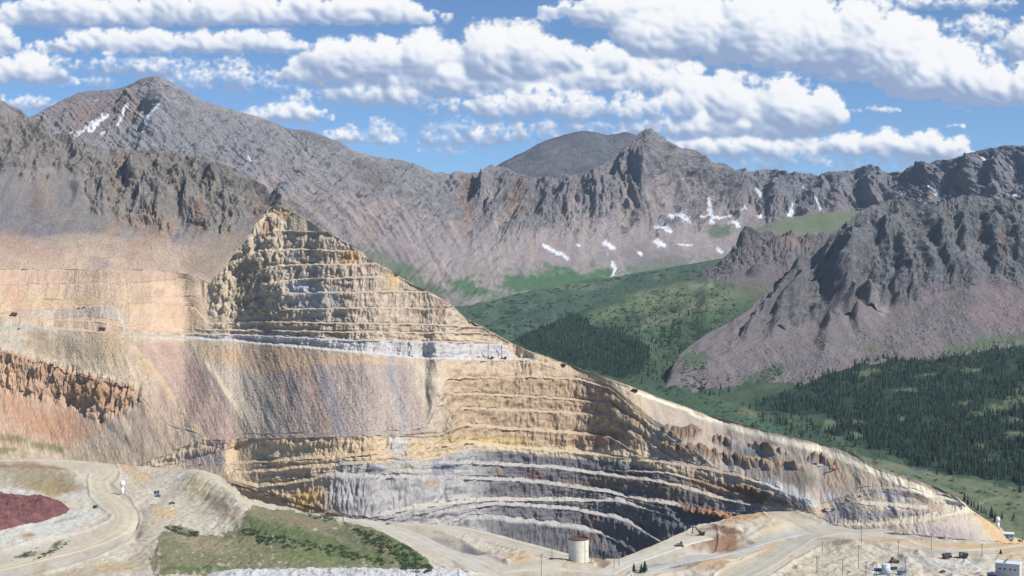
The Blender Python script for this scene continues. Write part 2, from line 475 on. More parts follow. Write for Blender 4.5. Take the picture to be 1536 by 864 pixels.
# --- craggy mountain on the right
RM_FOOT = [(950, 640, 2960), (1000, 590, 3000), (1024, 602, 2990), (1050, 605, 2980), (1091, 608, 2960), (1137, 606, 2960), (1191, 582, 3030), (1224, 562, 3110), (1291, 550, 3220), (1340, 535, 3290), (1424, 533, 3320), (1491, 524, 3380), (1536, 510, 3420), (1720, 480, 3500)]
RM_MID = [(950, 640, 3000), (1000, 575, 3040), (1024, 552, 3110), (1091, 530, 3230), (1150, 505, 3390), (1200, 492, 3500), (1260, 486, 3590), (1300, 474, 3640), (1380, 462, 3680), (1420, 446, 3720), (1460, 430, 3750), (1536, 440, 3740), (1720, 420, 3760)]
RM_CREST = [(950, 640, 3040), (994, 584, 3080), (1008, 550, 3150), (1024, 528, 3220), (1057, 503, 3350), (1091, 487, 3460), (1127, 463, 3570), (1157, 433, 3660), (1174, 415, 3700), (1194, 402, 3740), (1211, 383, 3780), (1237, 363, 3820), (1264, 345, 3860), (1291, 320, 3890), (1314, 306, 3910),
            (1341, 298, 3920), (1374, 305, 3930), (1401, 312, 3940), (1424, 300, 3970), (1457, 292, 3990), (1491, 299, 4000), (1517, 304, 4000), (1536, 302, 4000), (1720, 270, 4050)]


def rm_disp(U, V, X, Y, Z, s):
    base, g, g2, g3 = craggy(X, s, 105., 26., 203, 1.5, -.2, 720.)
    w = .08 + .92 * ss(.46, .62, s + .06 * g) * ss(1060, 1200, U)
    h = base * w
    rock = ss(.45, .58, s + .10 * g + .1 * g2 - .04) * ss(1100, 1190, U + 40 * g2)
    h = h + rock * (5 + 8 * np.abs(g3) + 5 * g2)
    for k_, (p_, a_, l_, r_) in enumerate((([(1300, 335), (1262, 385), (1246, 415), (1250, 460), (1238, 510)], 105, 18, 60), ([(1266, 356), (1238, 384), (1222, 408)], 54, 11, 26), ([(1306, 425), (1292, 450), (1291, 500)], 72, 15, 40), ([(1212, 396), (1182, 428), (1160, 455), (1136, 474)], 56, 12, 26), ([(1203, 422), (1186, 450), (1168, 476), (1158, 494)], 46, 11, 22), ([(1262, 440), (1258, 470), (1254, 496)], 30, 9, 16), ([(1330, 320), (1322, 350), (1326, 380)], 30, 9, 26), ([(1350, 400), (1340, 430), (1344, 462)], 34, 10, 30))):
        h = h + rib(U, V, p_, a_, l_, r_, k_)
    h = h + rib(U, V, [(1185, 442), (1168, 468), (1162, 488)], 36, 22, 22, 5)
    h = h + rib(U, V, [(1128, 484), (1124, 500), (1120, 516)], 30, 16, 20, 6)
    h = h + rib(U, V, [(1170, 488), (1164, 500), (1160, 512)], 30, 18, 20, 7)
    h = h + rib(U, V, [(1392, 312), (1404, 360), (1432, 425)], 34, 12, 44, 8)
    h = h + rib(U, V, [(1430, 304), (1444, 350), (1456, 415)], 30, 11, 34, 9)
    h = h + rib(U, V, [(1470, 300), (1486, 350), (1500, 410)], 34, 10, 30, 10)
    h = h + rib(U, V, [(1512, 304), (1524, 360), (1530, 400)], 26, 10, 30, 11)
    h = h + rib(U, V, [(1345, 330), (1350, 390), (1370, 450)], 34, 12, 40, 12)
    h = h + rib(U, V, [(1375, 350), (1388, 400), (1396, 440)], 30, 10, 28, 13)
    h = h + 30 * (ridged(X / 210 + .3, s * 3.2, 3, 209) - .6) * w
    scree = (1 - ss(.4, .55, s))
    h = h + scree * (7 * fbm(X / 60, s * 6, 4, 8) + 2.5 * fbm(X / 9, s * 50, 3, 9))
    return h, (rock, g, g2)


def rm_paint(U, V, X, Y, Z, s, n, info):
    rock, g, g2 = info
    P = Paint(U, V, A(132, 122, 121))
    st = fbm(X / 22 + s * 2, s * 4, 4, 171)
    P.mix(ss(0, .45, st) * .5, A(150, 138, 134)); P.mix(ss(0, .5, -st) * .5, A(112, 105, 107))
    tone = np.clip(.5 + .8 * P.n2 + .5 * P.n1, 0, 1)[..., None]
    rc = lerp(A(94, 96, 102), A(140, 137, 135), tone)
    P.c += (rc - P.c) * (rock * .9)[..., None]
    P.mix(ss(.15, .55, fbm(X / 40, s * 3, 3, 177)) * rock * .6, A(142, 138, 122))
    P.mix(ss(.2, .6, fbm(X / 30, s * 5, 3, 187)) * rock * .5, A(146, 122, 120))
    P.blob(1310, 465, 24, 10, A(182, 172, 168), .7, 0, .8); P.blob(1395, 440, 16, 16, A(156, 140, 150), .6)
    P.blob(1500, 365, 8, 20, A(160, 126, 104), .5)
    P.blob(1510, 470, 50, 40, A(150, 126, 124), .6, 20, .6)
    P.blob(1150, 560, 40, 10, A(84, 104, 78), .8, -25, 1.2); P.blob(1110, 580, 30, 7, A(92, 106, 82), .7, -20, 1.2)
    P.blob(1040, 540, 22, 20, A(86, 106, 78), .8, -30, 1.2); P.blob(1300, 520, 60, 7, A(116, 118, 98), .6, 0, 1.2)
    P.blob(1480, 515, 60, 12, A(100, 118, 84), .8, -10, 1.)
    # broken rock rubble
    P.mix(ss(.25, .5, P.n2) * (1 - rock) * .4, A(104, 98, 104))
    P.mix(snow_mask(U, V), A(240, 240, 245) * 0 + P.c)
    return P.c


mt, SV_RM = mountain('craggy_mountain', 960, 1800, 1.5, [RM_FOOT, RM_MID, RM_CREST], [100, 170], rm_disp, rm_paint, M_CRAG, crest=.1, skirt=((60, -60), (700, -450)))
prop(mt, kind='structure', label='craggy grey mountain with deep blue shadowed gullies on the right above the forest')

# --- low rocky knob with a green tableland
KN = [[(1000, 450, 4050), (1060, 440, 4100), (1100, 442, 4080), (1160, 452, 4050), (1200, 460, 4000), (1400, 470, 3990)],
      [(1000, 432, 4150), (1050, 415, 4180), (1075, 398, 4200), (1100, 378, 4220), (1122, 358, 4250), (1140, 350, 4260), (1200, 354, 4280), (1250, 352, 4300), (1400, 350, 4300)],
      [(1000, 430, 4250), (1050, 413, 4300), (1075, 396, 4320), (1100, 374, 4350), (1122, 352, 4400), (1134, 344, 4500), (1170, 330, 4650), (1200, 324, 4720), (1240, 319, 4760), (1290, 316, 4800), (1330, 318, 4800), (1400, 330, 4800)]]


def kn_disp(U, V, X, Y, Z, s):
    base, g, g2, g3 = craggy(X, s, 70., 18., 303)
    w = ss(.15, .35, s) * (1 - ss(.5, .56, s))
    h = base * (.06 + w * 1.1) + w * 10 * np.abs(g3)
    h = h + rib(U, V, [(1135, 346), (1118, 362), (1112, 378)], 30, 16, 24, 1) + rib(U, V, [(1165, 356), (1158, 366), (1155, 376)], 26, 14, 24, 2) + rib(U, V, [(1140, 398), (1134, 406), (1130, 414)], 26, 14, 24, 3)
    return h, (w * ss(-.3, .3, g + g2), g, g2)


def kn_paint(U, V, X, Y, Z, s, n, info):
    rock, g, g2 = info
    P = Paint(U, V, A(132, 122, 122))
    P.mix(rock * .8, A(112, 106, 110)); P.mix(ss(.1, .5, P.n2) * .5, A(150, 136, 132))
    P.blob(1195, 365, 30, 10, A(158, 136, 126), .6)
    top = ss(.5, .53, s + .01 * P.n1)
    P.mix(top, A(126, 136, 108)); P.mix(top * ss(0, .5, P.n1) * .6, A(150, 148, 128)); P.mix(top * ss(.1, .5, -P.n1) * .6, A(106, 124, 92))
    P.mix((1 - ss(.0, .16, s + .06 * P.n1)) * .8, A(110, 122, 88))
    return P.c


mt, _ = mountain('rocky_knob', 1000, 1400, 1.6, KN, [50, 40], kn_disp, kn_paint, M_CRAG, skirt=((100, -20), (400, -250)))
prop(mt, kind='structure', label='low brown rocky knob with a grassy flat top between range and craggy mountain')

# --- valley: far bowl, then the green spur and the near valley floor
VF = [[(560, 560, 3500), (770, 560, 3600), (900, 520, 3900), (1000, 470, 4100), (1150, 440, 4300)],
      [(560, 475, 4350), (700, 458, 4500), (780, 440, 4680), (860, 422, 4900), (930, 414, 5060), (1000, 402, 5220), (1080, 388, 5330), (1150, 378, 5330)]]


def vf_disp(U, V, X, Y, Z, s):
    return 9 * fbm(X / 130, Y / 170, 4, 401) + 3 * fbm(X / 30, Y / 45, 3, 402), None


def vf_paint(U, V, X, Y, Z, s, n, info):
    P = Paint(U, V, A(76, 104, 84))
    P.mix(ss(-.1, .5, P.n1) * .6, A(104, 126, 90)); P.mix(ss(0, .5, -P.n3) * .6, A(72, 104, 82))
    P.blob(800, 475, 50, 12, A(58, 94, 78), .8, 0, .8); P.blob(870, 430, 50, 6, A(112, 130, 94), .7)
    P.blob(930, 428, 60, 8, A(60, 92, 74), .7, -20, .8)
    P.mix(ss(.15, .45, P.n2) * .6, A(60, 88, 74)); P.mix(ss(.2, .5, -P.n2) * .5, A(112, 124, 94))
    return P.c + (P.c.mean(-1, keepdims=True) - P.c) * .22


mt, SV_VF = mountain('valley_land', 560, 1150, 2., VF, [120], vf_disp, vf_paint, M_MEADOW, skirt=((60, -40),))
prop(mt, kind='structure', label='green bowl at the head of the valley under the grey range')

VN = [[(500, 640, 2600), (600, 620, 2700), (770, 590, 2900), (950, 640, 2500), (1100, 700, 2250), (1250, 745, 2020), (1350, 800, 1800), (1450, 860, 1620), (1560, 880, 1560), (1720, 900, 1500)],
      [(500, 600, 2900), (600, 580, 3000), (770, 545, 3300), (880, 560, 3200), (950, 580, 3080), (1040, 600, 2880), (1130, 615, 2760), (1200, 642, 2580), (1300, 674, 2400), (1400, 706, 2260), (1536, 730, 2150), (1720, 755, 2050)],
      [(500, 585, 3000), (600, 570, 3050), (770, 522, 3500), (870, 500, 3650), (960, 505, 3600), (1010, 545, 3350), (1040, 590, 3020), (1130, 604, 2920), (1200, 585, 3000), (1290, 555, 3180), (1400, 545, 3270), (1536, 528, 3340), (1720, 505, 3420)],
      [(500, 575, 3150), (600, 560, 3200), (770, 511, 3650), (800, 496, 3720), (860, 471, 3900), (890, 456, 3980), (920, 443, 4050), (955, 432, 4120), (990, 424, 4180), (1030, 410, 4260), (1060, 404, 4280), (1090, 420, 4150), (1130, 450, 3950), (1160, 480, 3750), (1200, 520, 3480), (1290, 530, 3330), (1400, 530, 3380), (1536, 512, 3430), (1720, 485, 3510)]]


def vn_disp(U, V, X, Y, Z, s):
    return 10 * fbm(X / 90, Y / 140, 4, 501) * ss(0, .05, s) + 1.6 * fbm(X / 22, Y / 40, 3, 502), None


FOREST_R = [(1128, 612), (1150, 597), (1185, 585), (1215, 566), (1262, 556), (1300, 540), (1340, 536), (1420, 530), (1470, 528), (1536, 522), (1690, 505), (1690, 752), (1580, 738), (1536, 728), (1490, 720), (1440, 712), (1400, 704), (1365, 692), (1330, 680), (1300, 672), (1268, 662), (1240, 652), (1250, 630), (1200, 622), (1165, 616)]
FOREST_M = [(766, 512), (785, 502), (800, 495), (835, 481), (862, 470), (878, 478), (884, 488), (900, 492), (915, 490), (935, 500), (955, 508), (972, 520), (975, 540), (960, 560), (935, 566), (905, 562), (880, 556), (845, 545), (820, 535)]
GLADES = [(1500, 612, 30, 7), (1530, 600, 30, 6), (1515, 630, 20, 6), (1545, 585, 30, 6), (1470, 622, 16, 5), (1520, 652, 18, 6), (1440, 606, 16, 4), (1360, 585, 22, 3), (1285, 655, 14, 5), (1455, 556, 20, 4), (1390, 563, 22, 3), (1352, 628, 10, 5), (1300, 560, 24, 4), (1245, 640, 12, 7), (1500, 690, 20, 4), (1468, 672, 14, 4)]


def vn_paint(U, V, X, Y, Z, s, n, info):
    P = Paint(U, V, A(70, 96, 72))
    P.mix(ss(-.1, .5, P.n1) * .5, A(98, 120, 80)); P.mix(ss(.05, .5, -P.n1) * .7, A(62, 92, 70))
    # open meadow below the forest
    P.poly([(1180, 655), (1240, 672), (1300, 684), (1360, 696), (1420, 712), (1536, 738), (1700, 770), (1700, 900), (1400, 900), (1250, 760), (1150, 660)], A(122, 132, 94), 1, 8)
    P.blob(1440, 735, 120, 12, A(132, 140, 100), .8, 12, .8); P.blob(1520, 762, 60, 14, A(108, 124, 86), .7, 8, .8)
    P.blob(1400, 722, 100, 5, A(88, 112, 76), .8, 12, 1.); P.blob(1250, 685, 70, 10, A(82, 112, 78), .8, 14, .8); P.blob(1330, 700, 14, 4, A(150, 146, 104), .6)
    P.blob(1150, 640, 70, 10, A(76, 112, 84), .9, 18, .8); P.blob(1110, 612, 50, 5, A(122, 126, 92), .6, 15)
    P.blob(1060, 610, 60, 14, A(78, 108, 76), .9, 12, .8); P.blob(1120, 620, 20, 6, A(140, 138, 96), .6)
    P.blob(1365, 705, 34, 6, A(110, 112, 112), .5, 0, 1.3)
    P.poly([(1455, 756), (1480, 750), (1500, 745), (1502, 747), (1482, 752), (1457, 759)], A(170, 164, 132), .7, 1)
    # the spur: lighter turf on top, dark willow below
    P.blob(1000, 445, 90, 22, A(124, 136, 96), .9, -14, .7); P.blob(920, 468, 50, 12, A(112, 134, 92), .8, -20, .8)
    P.blob(1000, 500, 60, 40, A(82, 112, 78), .7, -30, .8); P.blob(1090, 450, 50, 20, A(118, 130, 94), .8, -20, .8); P.blob(1070, 470, 60, 14, A(84, 112, 78), .8, -20, .9)
    P.blob(1010, 475, 70, 9, A(150, 150, 118), .45, -18, 1.); P.blob(1030, 432, 50, 4, A(160, 158, 132), .4, -10, 1.2); P.blob(985, 427, 70, 5, A(70, 100, 76), .8, -10, .8)
    P.blob(1030, 560, 40, 26, A(80, 108, 76), .9, -30, .9); P.blob(985, 585, 60, 14, A(72, 106, 76), .9, 10, .8)
    for w in (FOREST_R, FOREST_M):
        P.poly(w, A(48, 72, 56), .9, 4)
    P.mix(ss(.35, .55, P.n2) * .45 * (1 - ss(640, 700, V)), A(52, 80, 62))
    for gu, gv, ru, rv in GLADES:
        P.blob(gu, gv, ru, rv, A(112, 126, 88), .9, -6, .9)
    for gu, gv in ((1440, 682), (1480, 692), (1490, 700), (1510, 703), (1290, 634), (1275, 632)):
        P.blob(gu, gv, 9, 4, A(158, 152, 140), .8, 10, 1.2)
    return P.c + (P.c.mean(-1, keepdims=True) - P.c) * .22


mt, SV_VAL = mountain('valley_land', 560, 1800, 1.6, VN, [40, 70, 60], vn_disp, vn_paint, M_MEADOW, skirt=((60, -40), (300, -200)))
prop(mt, kind='structure', label='green valley floor and spur between the mine and the craggy mountain')


# ------------------------------------------------------------------ the mine hill with its benches and pit wall
RIDGE = [(-200, 398), (-60, 402), (0, 404), (100, 404), (230, 405), (280, 411), (300, 418), (312, 424), (318, 424), (325, 416), (350, 386), (385, 340), (400, 320), (408, 310), (416, 310), (430, 314), (470, 335), (512, 360), (532, 371), (560, 392), (579, 402), (612, 422), (652, 442), (679, 460), (699, 478), (729, 493), (745, 502),
         (765, 513), (795, 527), (845, 544), (895, 562), (945, 579), (995, 599), (1024, 608), (1061, 622), (1122, 639), (1183, 655), (1229, 665), (1260, 674), (1282, 681), (1312, 700), (1358, 715), (1404, 730), (1431, 743), (1447, 755), (1456, 765), (1480, 780), (1499, 789), (1511, 802), (1536, 811), (1600, 822), (1720, 830)]
H0 = [(-200, 690), (0, 690), (100, 690), (200, 699), (260, 708), (330, 726), (380, 762), (420, 776), (500, 794), (560, 800), (640, 812), (700, 824), (780, 838), (850, 848), (900, 852), (960, 848), (1000, 828), (1050, 812), (1130, 786), (1180, 770), (1215, 772), (1240, 792), (1300, 802), (1400, 814), (1480, 818), (1520, 820), (1600, 826), (1720, 834)]
H0D = [(-200, float(yard_d(690))), (100, float(yard_d(690))), (200, float(yard_d(699))), (260, 2065), (330, 1990), (380, 1915), (430, 1840), (500, 1775), (560, 1765), (640, 1805), (700, 1845), (780, 1885), (850, 1900), (900, 1895), (960, 1870), (1000, 1840), (1050, 1825), (1130, 1780), (1180, 1730), (1215, 1690),
       (1240, 1650), (1300, 1595), (1350, 1562), (1400, 1542), (1440, 1540), (1480, 1556), (1520, 1590), (1600, 1660), (1720, 1720)]
# every line: (points, grade of the ground below it, rows).  crest lines are the bright bench edges
T_ = .11
HL = [
    ('c5', [(-200, 740), (330, 722), (420, 750), (500, 774), (560, 786), (640, 799), (690, 779), (730, 777), (776, 783), (853, 791), (899, 799), (924, 811), (960, 836), (1000, 816), (1130, 775), (1240, 791), (1720, 833)], 2.2, 16),
    ('t5', -6, T_, 4, (690, 935)),
    ('c4', [(-200, 740), (330, 722), (420, 748), (500, 771), (560, 780), (600, 777), (640, 773), (700, 764), (746, 757), (822, 762), (868, 767), (920, 776), (944, 783), (975, 802), (989, 811), (1000, 814), (1050, 799), (1130, 774), (1240, 790), (1720, 832)], 2.4, 18),
    ('t4', -5.5, T_, 4, (640, 990)),
    ('c3r', [(-200, 740), (200, 712), (330, 717), (420, 747), (500, 768), (555, 776), (590, 769), (628, 763), (700, 754), (746, 751), (837, 752), (929, 752), (969, 764), (1005, 775), (1030, 790), (1084, 780), (1130, 772), (1180, 766), (1215, 768), (1240, 787), (1300, 789), (1350, 785), (1400, 777), (1435, 768), (1447, 760), (1454, 766), (1720, 831)], [(960, 2.4), (1060, 1.2), (1180, .9), (1240, .6)], 16),
    ('t3r', -5, T_, 5, (560, 1000), (1225, 1450)),
    ('c3', [(-200, 740), (200, 712), (330, 714), (384, 731), (450, 724), (491, 714), (540, 716), (598, 717), (700, 719), (768, 721), (822, 727), (914, 739), (932, 744), (969, 752), (1005, 757), (1040, 768), (1084, 772), (1130, 768), (1180, 763), (1215, 765), (1236, 775), (1252, 769), (1280, 753), (1300, 757), (1390, 764), (1412, 763), (1440, 762), (1454, 765), (1720, 830)], [(330, .55), (360, .6), (420, 1.6), (560, 2.0), (760, 2.8), (930, 2.6), (1000, 1.3), (1140, 1.1), (1230, .62), (1400, .5)], 20),
    ('t3', -5.5, T_, 4, (350, 1110)),
    ('c2', [(-200, 740), (200, 712), (330, 711), (384, 709), (440, 703), (491, 699), (582, 694), (659, 696), (730, 697), (822, 702), (895, 711), (975, 722), (1021, 731), (1084, 750), (1128, 758), (1180, 761), (1236, 770), (1252, 764), (1282, 749), (1300, 751), (1390, 758), (1406, 756), (1440, 758), (1720, 829)], [(330, .55), (360, .6), (420, 1.6), (560, 2.0), (760, 2.8), (930, 2.6), (1000, 1.3), (1140, 1.1), (1200, .1), (1400, .05)], 20),
    ('t2', -5, T_, 4, (340, 1150)),
    ('c1b', [(-200, 740), (200, 712), (330, 707), (400, 702), (900, 705), (930, 706), (1000, 710), (1046, 722), (1092, 736), (1130, 746), (1180, 757), (1230, 766), (1252, 762), (1290, 742), (1330, 738), (1370, 744), (1398, 751), (1420, 752), (1440, 755), (1720, 828)], [(330, .55), (380, 1.), (440, 2.), (900, 2.4), (1000, 1.3), (1150, 1.1), (1250, .7), (1400, .8)], 12),
    ('t1b', -3, T_, 3, (935, 1160)),
    ('c1', [(-200, 740), (200, 708), (300, 697), (360, 696), (384, 694), (415, 692), (497, 687), (582, 680), (640, 672), (700, 666), (780, 673), (914, 684), (1000, 696), (1061, 705), (1107, 715), (1131, 722), (1180, 740), (1230, 758), (1290, 736), (1330, 733), (1370, 738), (1400, 747), (1440, 753), (1720, 827)], [(330, .55), (360, .6), (420, 1.8), (760, 2.6), (920, 2.4), (1000, 1.3), (1150, 1.1), (1200, .75), (1400, .8)], 20),
    ('t1', -5, T_, 4, (340, 940), (960, 1180), (1280, 1440)),
    ('cy', [(-200, 740), (200, 706), (260, 697), (330, 677), (384, 661), (500, 657), (560, 655), (640, 656), (665, 652), (700, 640), (790, 646), (915, 655), (1010, 712), (1131, 735), (1230, 775), (1720, 900)], [(330, .55), (400, 1.2), (600, 1.6), (760, 2.2)], 22),
    ('ty', -4, T_, 3, (650, 945)),
    ('u3', [(-200, 740), (205, 700), (300, 660), (600, 652), (660, 648), (676, 630), (692, 614), (800, 617), (860, 621), (915, 624), (1040, 712), (1131, 735), (1720, 900)], 2.2, 16),
    ('v3', -3, T_, 3, (680, 930)),
    ('u2', [(-200, 566), (0, 580), (60, 592), (100, 602), (150, 624), (188, 612), (205, 600), (240, 632), (300, 654), (600, 649), (640, 640), (655, 610), (672, 591), (800, 596), (915, 605), (1060, 712), (1131, 735), (1720, 900)], [(215, .85), (280, .5), (600, .6), (680, 2.)], 22),
    ('v2', -3, T_, 3, (665, 930)),
    ('u1', [(-200, 505), (0, 527), (30, 536), (75, 550), (130, 566), (195, 580), (208, 592), (240, 628), (300, 652), (600, 646), (640, 630), (655, 590), (672, 569), (800, 566), (870, 570), (915, 583), (1075, 714), (1131, 735), (1720, 900)], [(198, 2.4), (212, .6), (600, .7), (680, 2.)], 40),
    ('v1', -3, T_, 3, (665, 930)),
    ('cm', [(-200, 492), (0, 494), (60, 493), (130, 498), (200, 503), (270, 508), (400, 517), (500, 527), (620, 539), (720, 542), (800, 541), (830, 552), (870, 566), (915, 577), (1090, 716), (1131, 735), (1720, 900)], [(150, .8), (215, .8), (275, .5), (640, .62), (700, 1.4)], 90),
    ('tm', -4.5, T_, 4, (-300, 800)),
    ('cw', [(-200, 476), (0, 477), (150, 483), (200, 495), (270, 501), (400, 504), (512, 511), (640, 513), (700, 514), (765, 515), (1720, 300)], [(200, .7), (300, 1.), (420, 2.2), (775, 2.), (830, 1.0), (930, .8), (980, .36), (1090, .3), (1300, .3), (1400, .5)], 16),
    ('tw', -2.2, .1, 3, (-300, 765)),
    ('c9', [(-200, 471), (0, 472), (150, 476), (230, 490), (300, 495), (400, 496), (512, 499), (700, 500), (740, 502), (1720, 300)], [(220, .4), (330, 1.2), (420, 2.2)], 12),
    ('t9', -2, .1, 3, (300, 745)),
    ('c8', [(-200, 469), (0, 470), (150, 460), (230, 455), (290, 462), (312, 486), (400, 483), (512, 486), (640, 487), (720, 492), (1720, 300)], [(300, .8), (420, 2.2)], 14),
    ('t8', -2, .1, 3, (-300, 730)),
    ('c7', [(-200, 466), (0, 467), (290, 455), (312, 482), (340, 477), (385, 470), (433, 465), (512, 463), (600, 463), (690, 464), (1720, 300)], [(300, .7), (390, 1.1), (450, 1.45)], 22),
    ('t7', -2, .12, 3, (420, 700)),
    ('c6', [(-200, 464), (290, 452), (312, 478), (340, 470), (400, 448), (430, 441), (512, 440), (600, 438), (640, 438), (1720, 300)], [(296, .6), (314, .9), (390, 1.1), (450, 1.45)], 22),
    ('t6', -2, .12, 3, (420, 655)),
    ('c5u', [(-200, 462), (290, 450), (312, 474), (330, 462), (380, 432), (420, 423), (467, 419), (540, 417), (590, 417), (1720, 300)], [(296, .6), (314, .9), (390, 1.1), (450, 1.4)], 20),
    ('t5u', -2, .12, 3, (400, 610)),
    ('c4u', [(-200, 460), (290, 448), (312, 470), (335, 440), (370, 412), (400, 401), (450, 398), (540, 398), (1720, 300)], [(296, .6), (314, .9), (390, 1.1), (450, 1.4)], 18),
    ('t4u', -2, .12, 3, (390, 575)),
    ('c3u', [(-200, 458), (290, 446), (312, 464), (340, 422), (365, 390), (383, 377), (450, 375), (512, 377), (1720, 300)], [(296, .6), (314, .9), (390, 1.1), (450, 1.4)], 18),
    ('t3u', -2, .12, 3, (375, 540)),
    ('c2u', [(-200, 456), (290, 444), (312, 458), (340, 415), (370, 370), (390, 350), (417, 346), (460, 348), (1720, 300)], [(296, .6), (314, .9), (390, 1.1), (450, 1.4)], 18),
    ('t2u', -1.6, .12, 3, (385, 480)),
    ('cx', [(-200, 431), (0, 428), (100, 428), (220, 424), (280, 418), (305, 430), (335, 300), (1720, 300)], [(250, .65), (330, .9)], 40),
    ('tx', -2.2, .1, 3, (-300, 285)),
    ('cs', [(-200, 900), (1180, 900), (1130, 730), (1165, 716), (1195, 705), (1222, 701), (1250, 708), (1285, 709), (1310, 726), (1330, 900), (1720, 900)], .5, 24),
    ('ts', -4.5, .07, 4, (1196, 1288)),
    ('cr', [(u_, v_ + np.interp(u_, [700, 900, 1000, 1200, 1300, 1400, 1440, 1456], [0, 2, 4, 8, 10, 13, 8, 1])) for u_, v_ in RIDGE], [(-200, .8), (300, .7), (400, 1.1), (600, 1.0), (930, .8), (980, .36), (1090, .3), (1300, .3), (1400, .5)], 40),
    ('tr', [(u_, v_ + np.interp(u_, [700, 900, 1000, 1200, 1300, 1400, 1440, 1456], [0, .7, 1.4, 2.6, 3, 4, 3, .4])) for u_, v_ in RIDGE], [(-200, 1.), (800, 1.), (880, .12), (1400, .06)], 5),
    ('top', RIDGE, [(-200, .8), (300, .7), (400, 1.1), (600, 1.0), (940, .8), (1400, .7)], 8),
]
HU = np.arange(-200, 1700, 1.25)
jit = 1.5 * fbm(HU / 26, HU * 0 + 3, 4, 601)
vtop = ln(HU, RIDGE, 1.2) + .8 * fbm(HU / 9, HU * 0 + 8, 3, 602)
v = ln(HU, H0, 3); dcur = ln(HU, H0D, 8)
kn = [(dcur - 14, CAMZ + (HV - v) * dcur / F - 30), (dcur, CAMZ + (HV - v) * dcur / F)]
rows = [3]; names = ['skirt']
TREAD = {}
nH = len(HL)
for k, e in enumerate(HL):
    nm = e[0]
    if isinstance(e[1], list):
        vv = vtop.copy() if nm == 'top' else ln(HU, e[1], 2.2) + (0 if nm in ('cr', 'tr') else 1) * (jit * .8) + (.2 if nm in ('cr', 'tr') else 1.3) * fbm(HU / 11, HU * 0 + k * 7.7, 3, 610 + k)
        t, nr = e[2], e[3]
    else:
        w = np.zeros(len(HU))
        for a, b in e[4:]:
            w = np.maximum(w, ss(a, a + 14, HU) * (1 - ss(b - (70 if 880 < b < 1010 else 14), b + (20 if 880 < b < 1010 else 0), HU)))
        # talus at the toe of the next face eats into the bench
        w = w * (1 - .45 * np.clip(1.5 * fbm(HU / 15, HU * 0 + k * 3.3, 3, 640), -.6, 1))
        vv = v + (e[1] - 3. * ss(1230, 1260, HU) * (nm == 't3r')) * w - .05
        t, nr = e[2], e[3]
    if nm != 'top':
        vv = np.minimum(vv, v - .006); vv = np.maximum(vv, vtop + .05 * (nH - k))
        vv = np.minimum(vv, v - .004)
    vv = np.minimum(vv, v - .002)
    tt = ln(HU, t, 6) if isinstance(t, list) else np.full(len(HU), t)
    w1 = (v - HV) / F; w2 = (vv - HV) / F
    tt = np.maximum(tt, .085 - w2)
    dn = dcur * (w1 + tt) / (w2 + tt)
    dcur = gs(dn, 3.0); v = vv
    kn.append((dcur, CAMZ + (HV - v) * dcur / F)); rows.append(nr); names.append(nm)
nK = len(kn)
for dd, dz in ((14, -3), (60, -40), (260, -190)):
    kn.append((kn[nK - 1][0] + dd, kn[nK - 1][1] + dz)); rows.append(3)
X, Y, Z, S = loft(HU, kn, rows)
hfront = sum(rows[:-3])
UU = np.broadcast_to(HU[None], X.shape); V = HV - (Z - CAMZ) * F / Y
nx, ny, nz = normals(X, Y, Z)
_tl = np.gradient(Z, axis=0) / (np.abs(np.gradient(Y, axis=0)) + 1e-4)
face = ss(.85, 1.25, _tl)                     # steep bench faces
tread = ss(.94, .985, nz)
isback = (S > nK - 1)[:, None]
# blocky fluted faces
h = face * (4.2 * (ridged(X / 17 + .4 * fbm(Z / 30, X / 60, 2, 5), Z / 70 + S[:, None] * .37, 3, 701) - .6) + 3.2 * fbm(X / 5.5, Z / 14, 3, 702) + 6 * fbm(X / 60, Z / 60 + S[:, None], 3, 703))
rough_l = ss(300, 330, UU) * (1 - ss(400, 450, UU)) * (1 - ss(470, 485, V)) + .9 * (1 - ss(205, 216, UU)) * ss(522, 534, V - .27 * UU + 6) * (1 - ss(0, 10, V - np.interp(UU, [0, 100, 150, 190, 215], [582, 604, 628, 616, 604])))
rough_l = np.clip(rough_l, 0, 1)
slope = (1 - face) * (1 - tread)
h = h + slope * (1.5 * fbm(X / 36, Z / 44, 4, 711) + .22 * fbm(X / 12 + Z / 50, Z / 14, 3, 712) + .7 * fbm(X / 3.6, Z / 3.0, 2, 713))
_lc = (UU < 260)
h = h + rough_l * np.where(_lc, 1., 0.) * (10 * fbm(X / 30, Z / 40, 3, 726) + 11 * (ridged(X / 24, Z / 70, 4, 721) - .55) + 3 * fbm(X / 9, Z / 12, 3, 722) + 6 * (ridged(X / 10, Z / 34, 3, 723) - .5))
h = h + rough_l * np.where(_lc, 0., 1.) * (11 * (ridged(X / 26, Z / 38, 4, 724) - .55) + 5 * fbm(X / 9, Z / 10, 3, 722))
h = h + tread * .5 * fbm(X / 6, Y / 9, 3, 731)
h = h + slope * .6 * ss(.2, .6, ridged(X / 40, Z / 160, 2, 745) - .3) * (1 - ss(505, 530, V)) * (1 - ss(.5, .6, face))
for _i, (_p, _a, _l, _r) in enumerate((([(285, 522), (345, 600), (405, 665)], 5, 30, 26), ([(232, 520), (215, 600), (160, 660)], 6, 30, 30), ([(640, 552), (668, 600), (705, 672)], 12, 30, 20), ([(455, 538), (450, 600), (440, 665)], 7, 26, 26), ([(545, 542), (575, 600), (600, 662)], 8, 26, 26), ([(150, 610), (200, 660), (235, 700)], 6, 20, 30), ([(110, 500), (120, 530), (118, 560)], 6, 26, 26), ([(330, 540), (300, 620), (250, 690)], 6, 24, 24))):
    h = h + rib(UU, V, _p, _a * .5, _l, _r, _i) * (1 - face)
_q0 = UU - .4 * (V - 522)
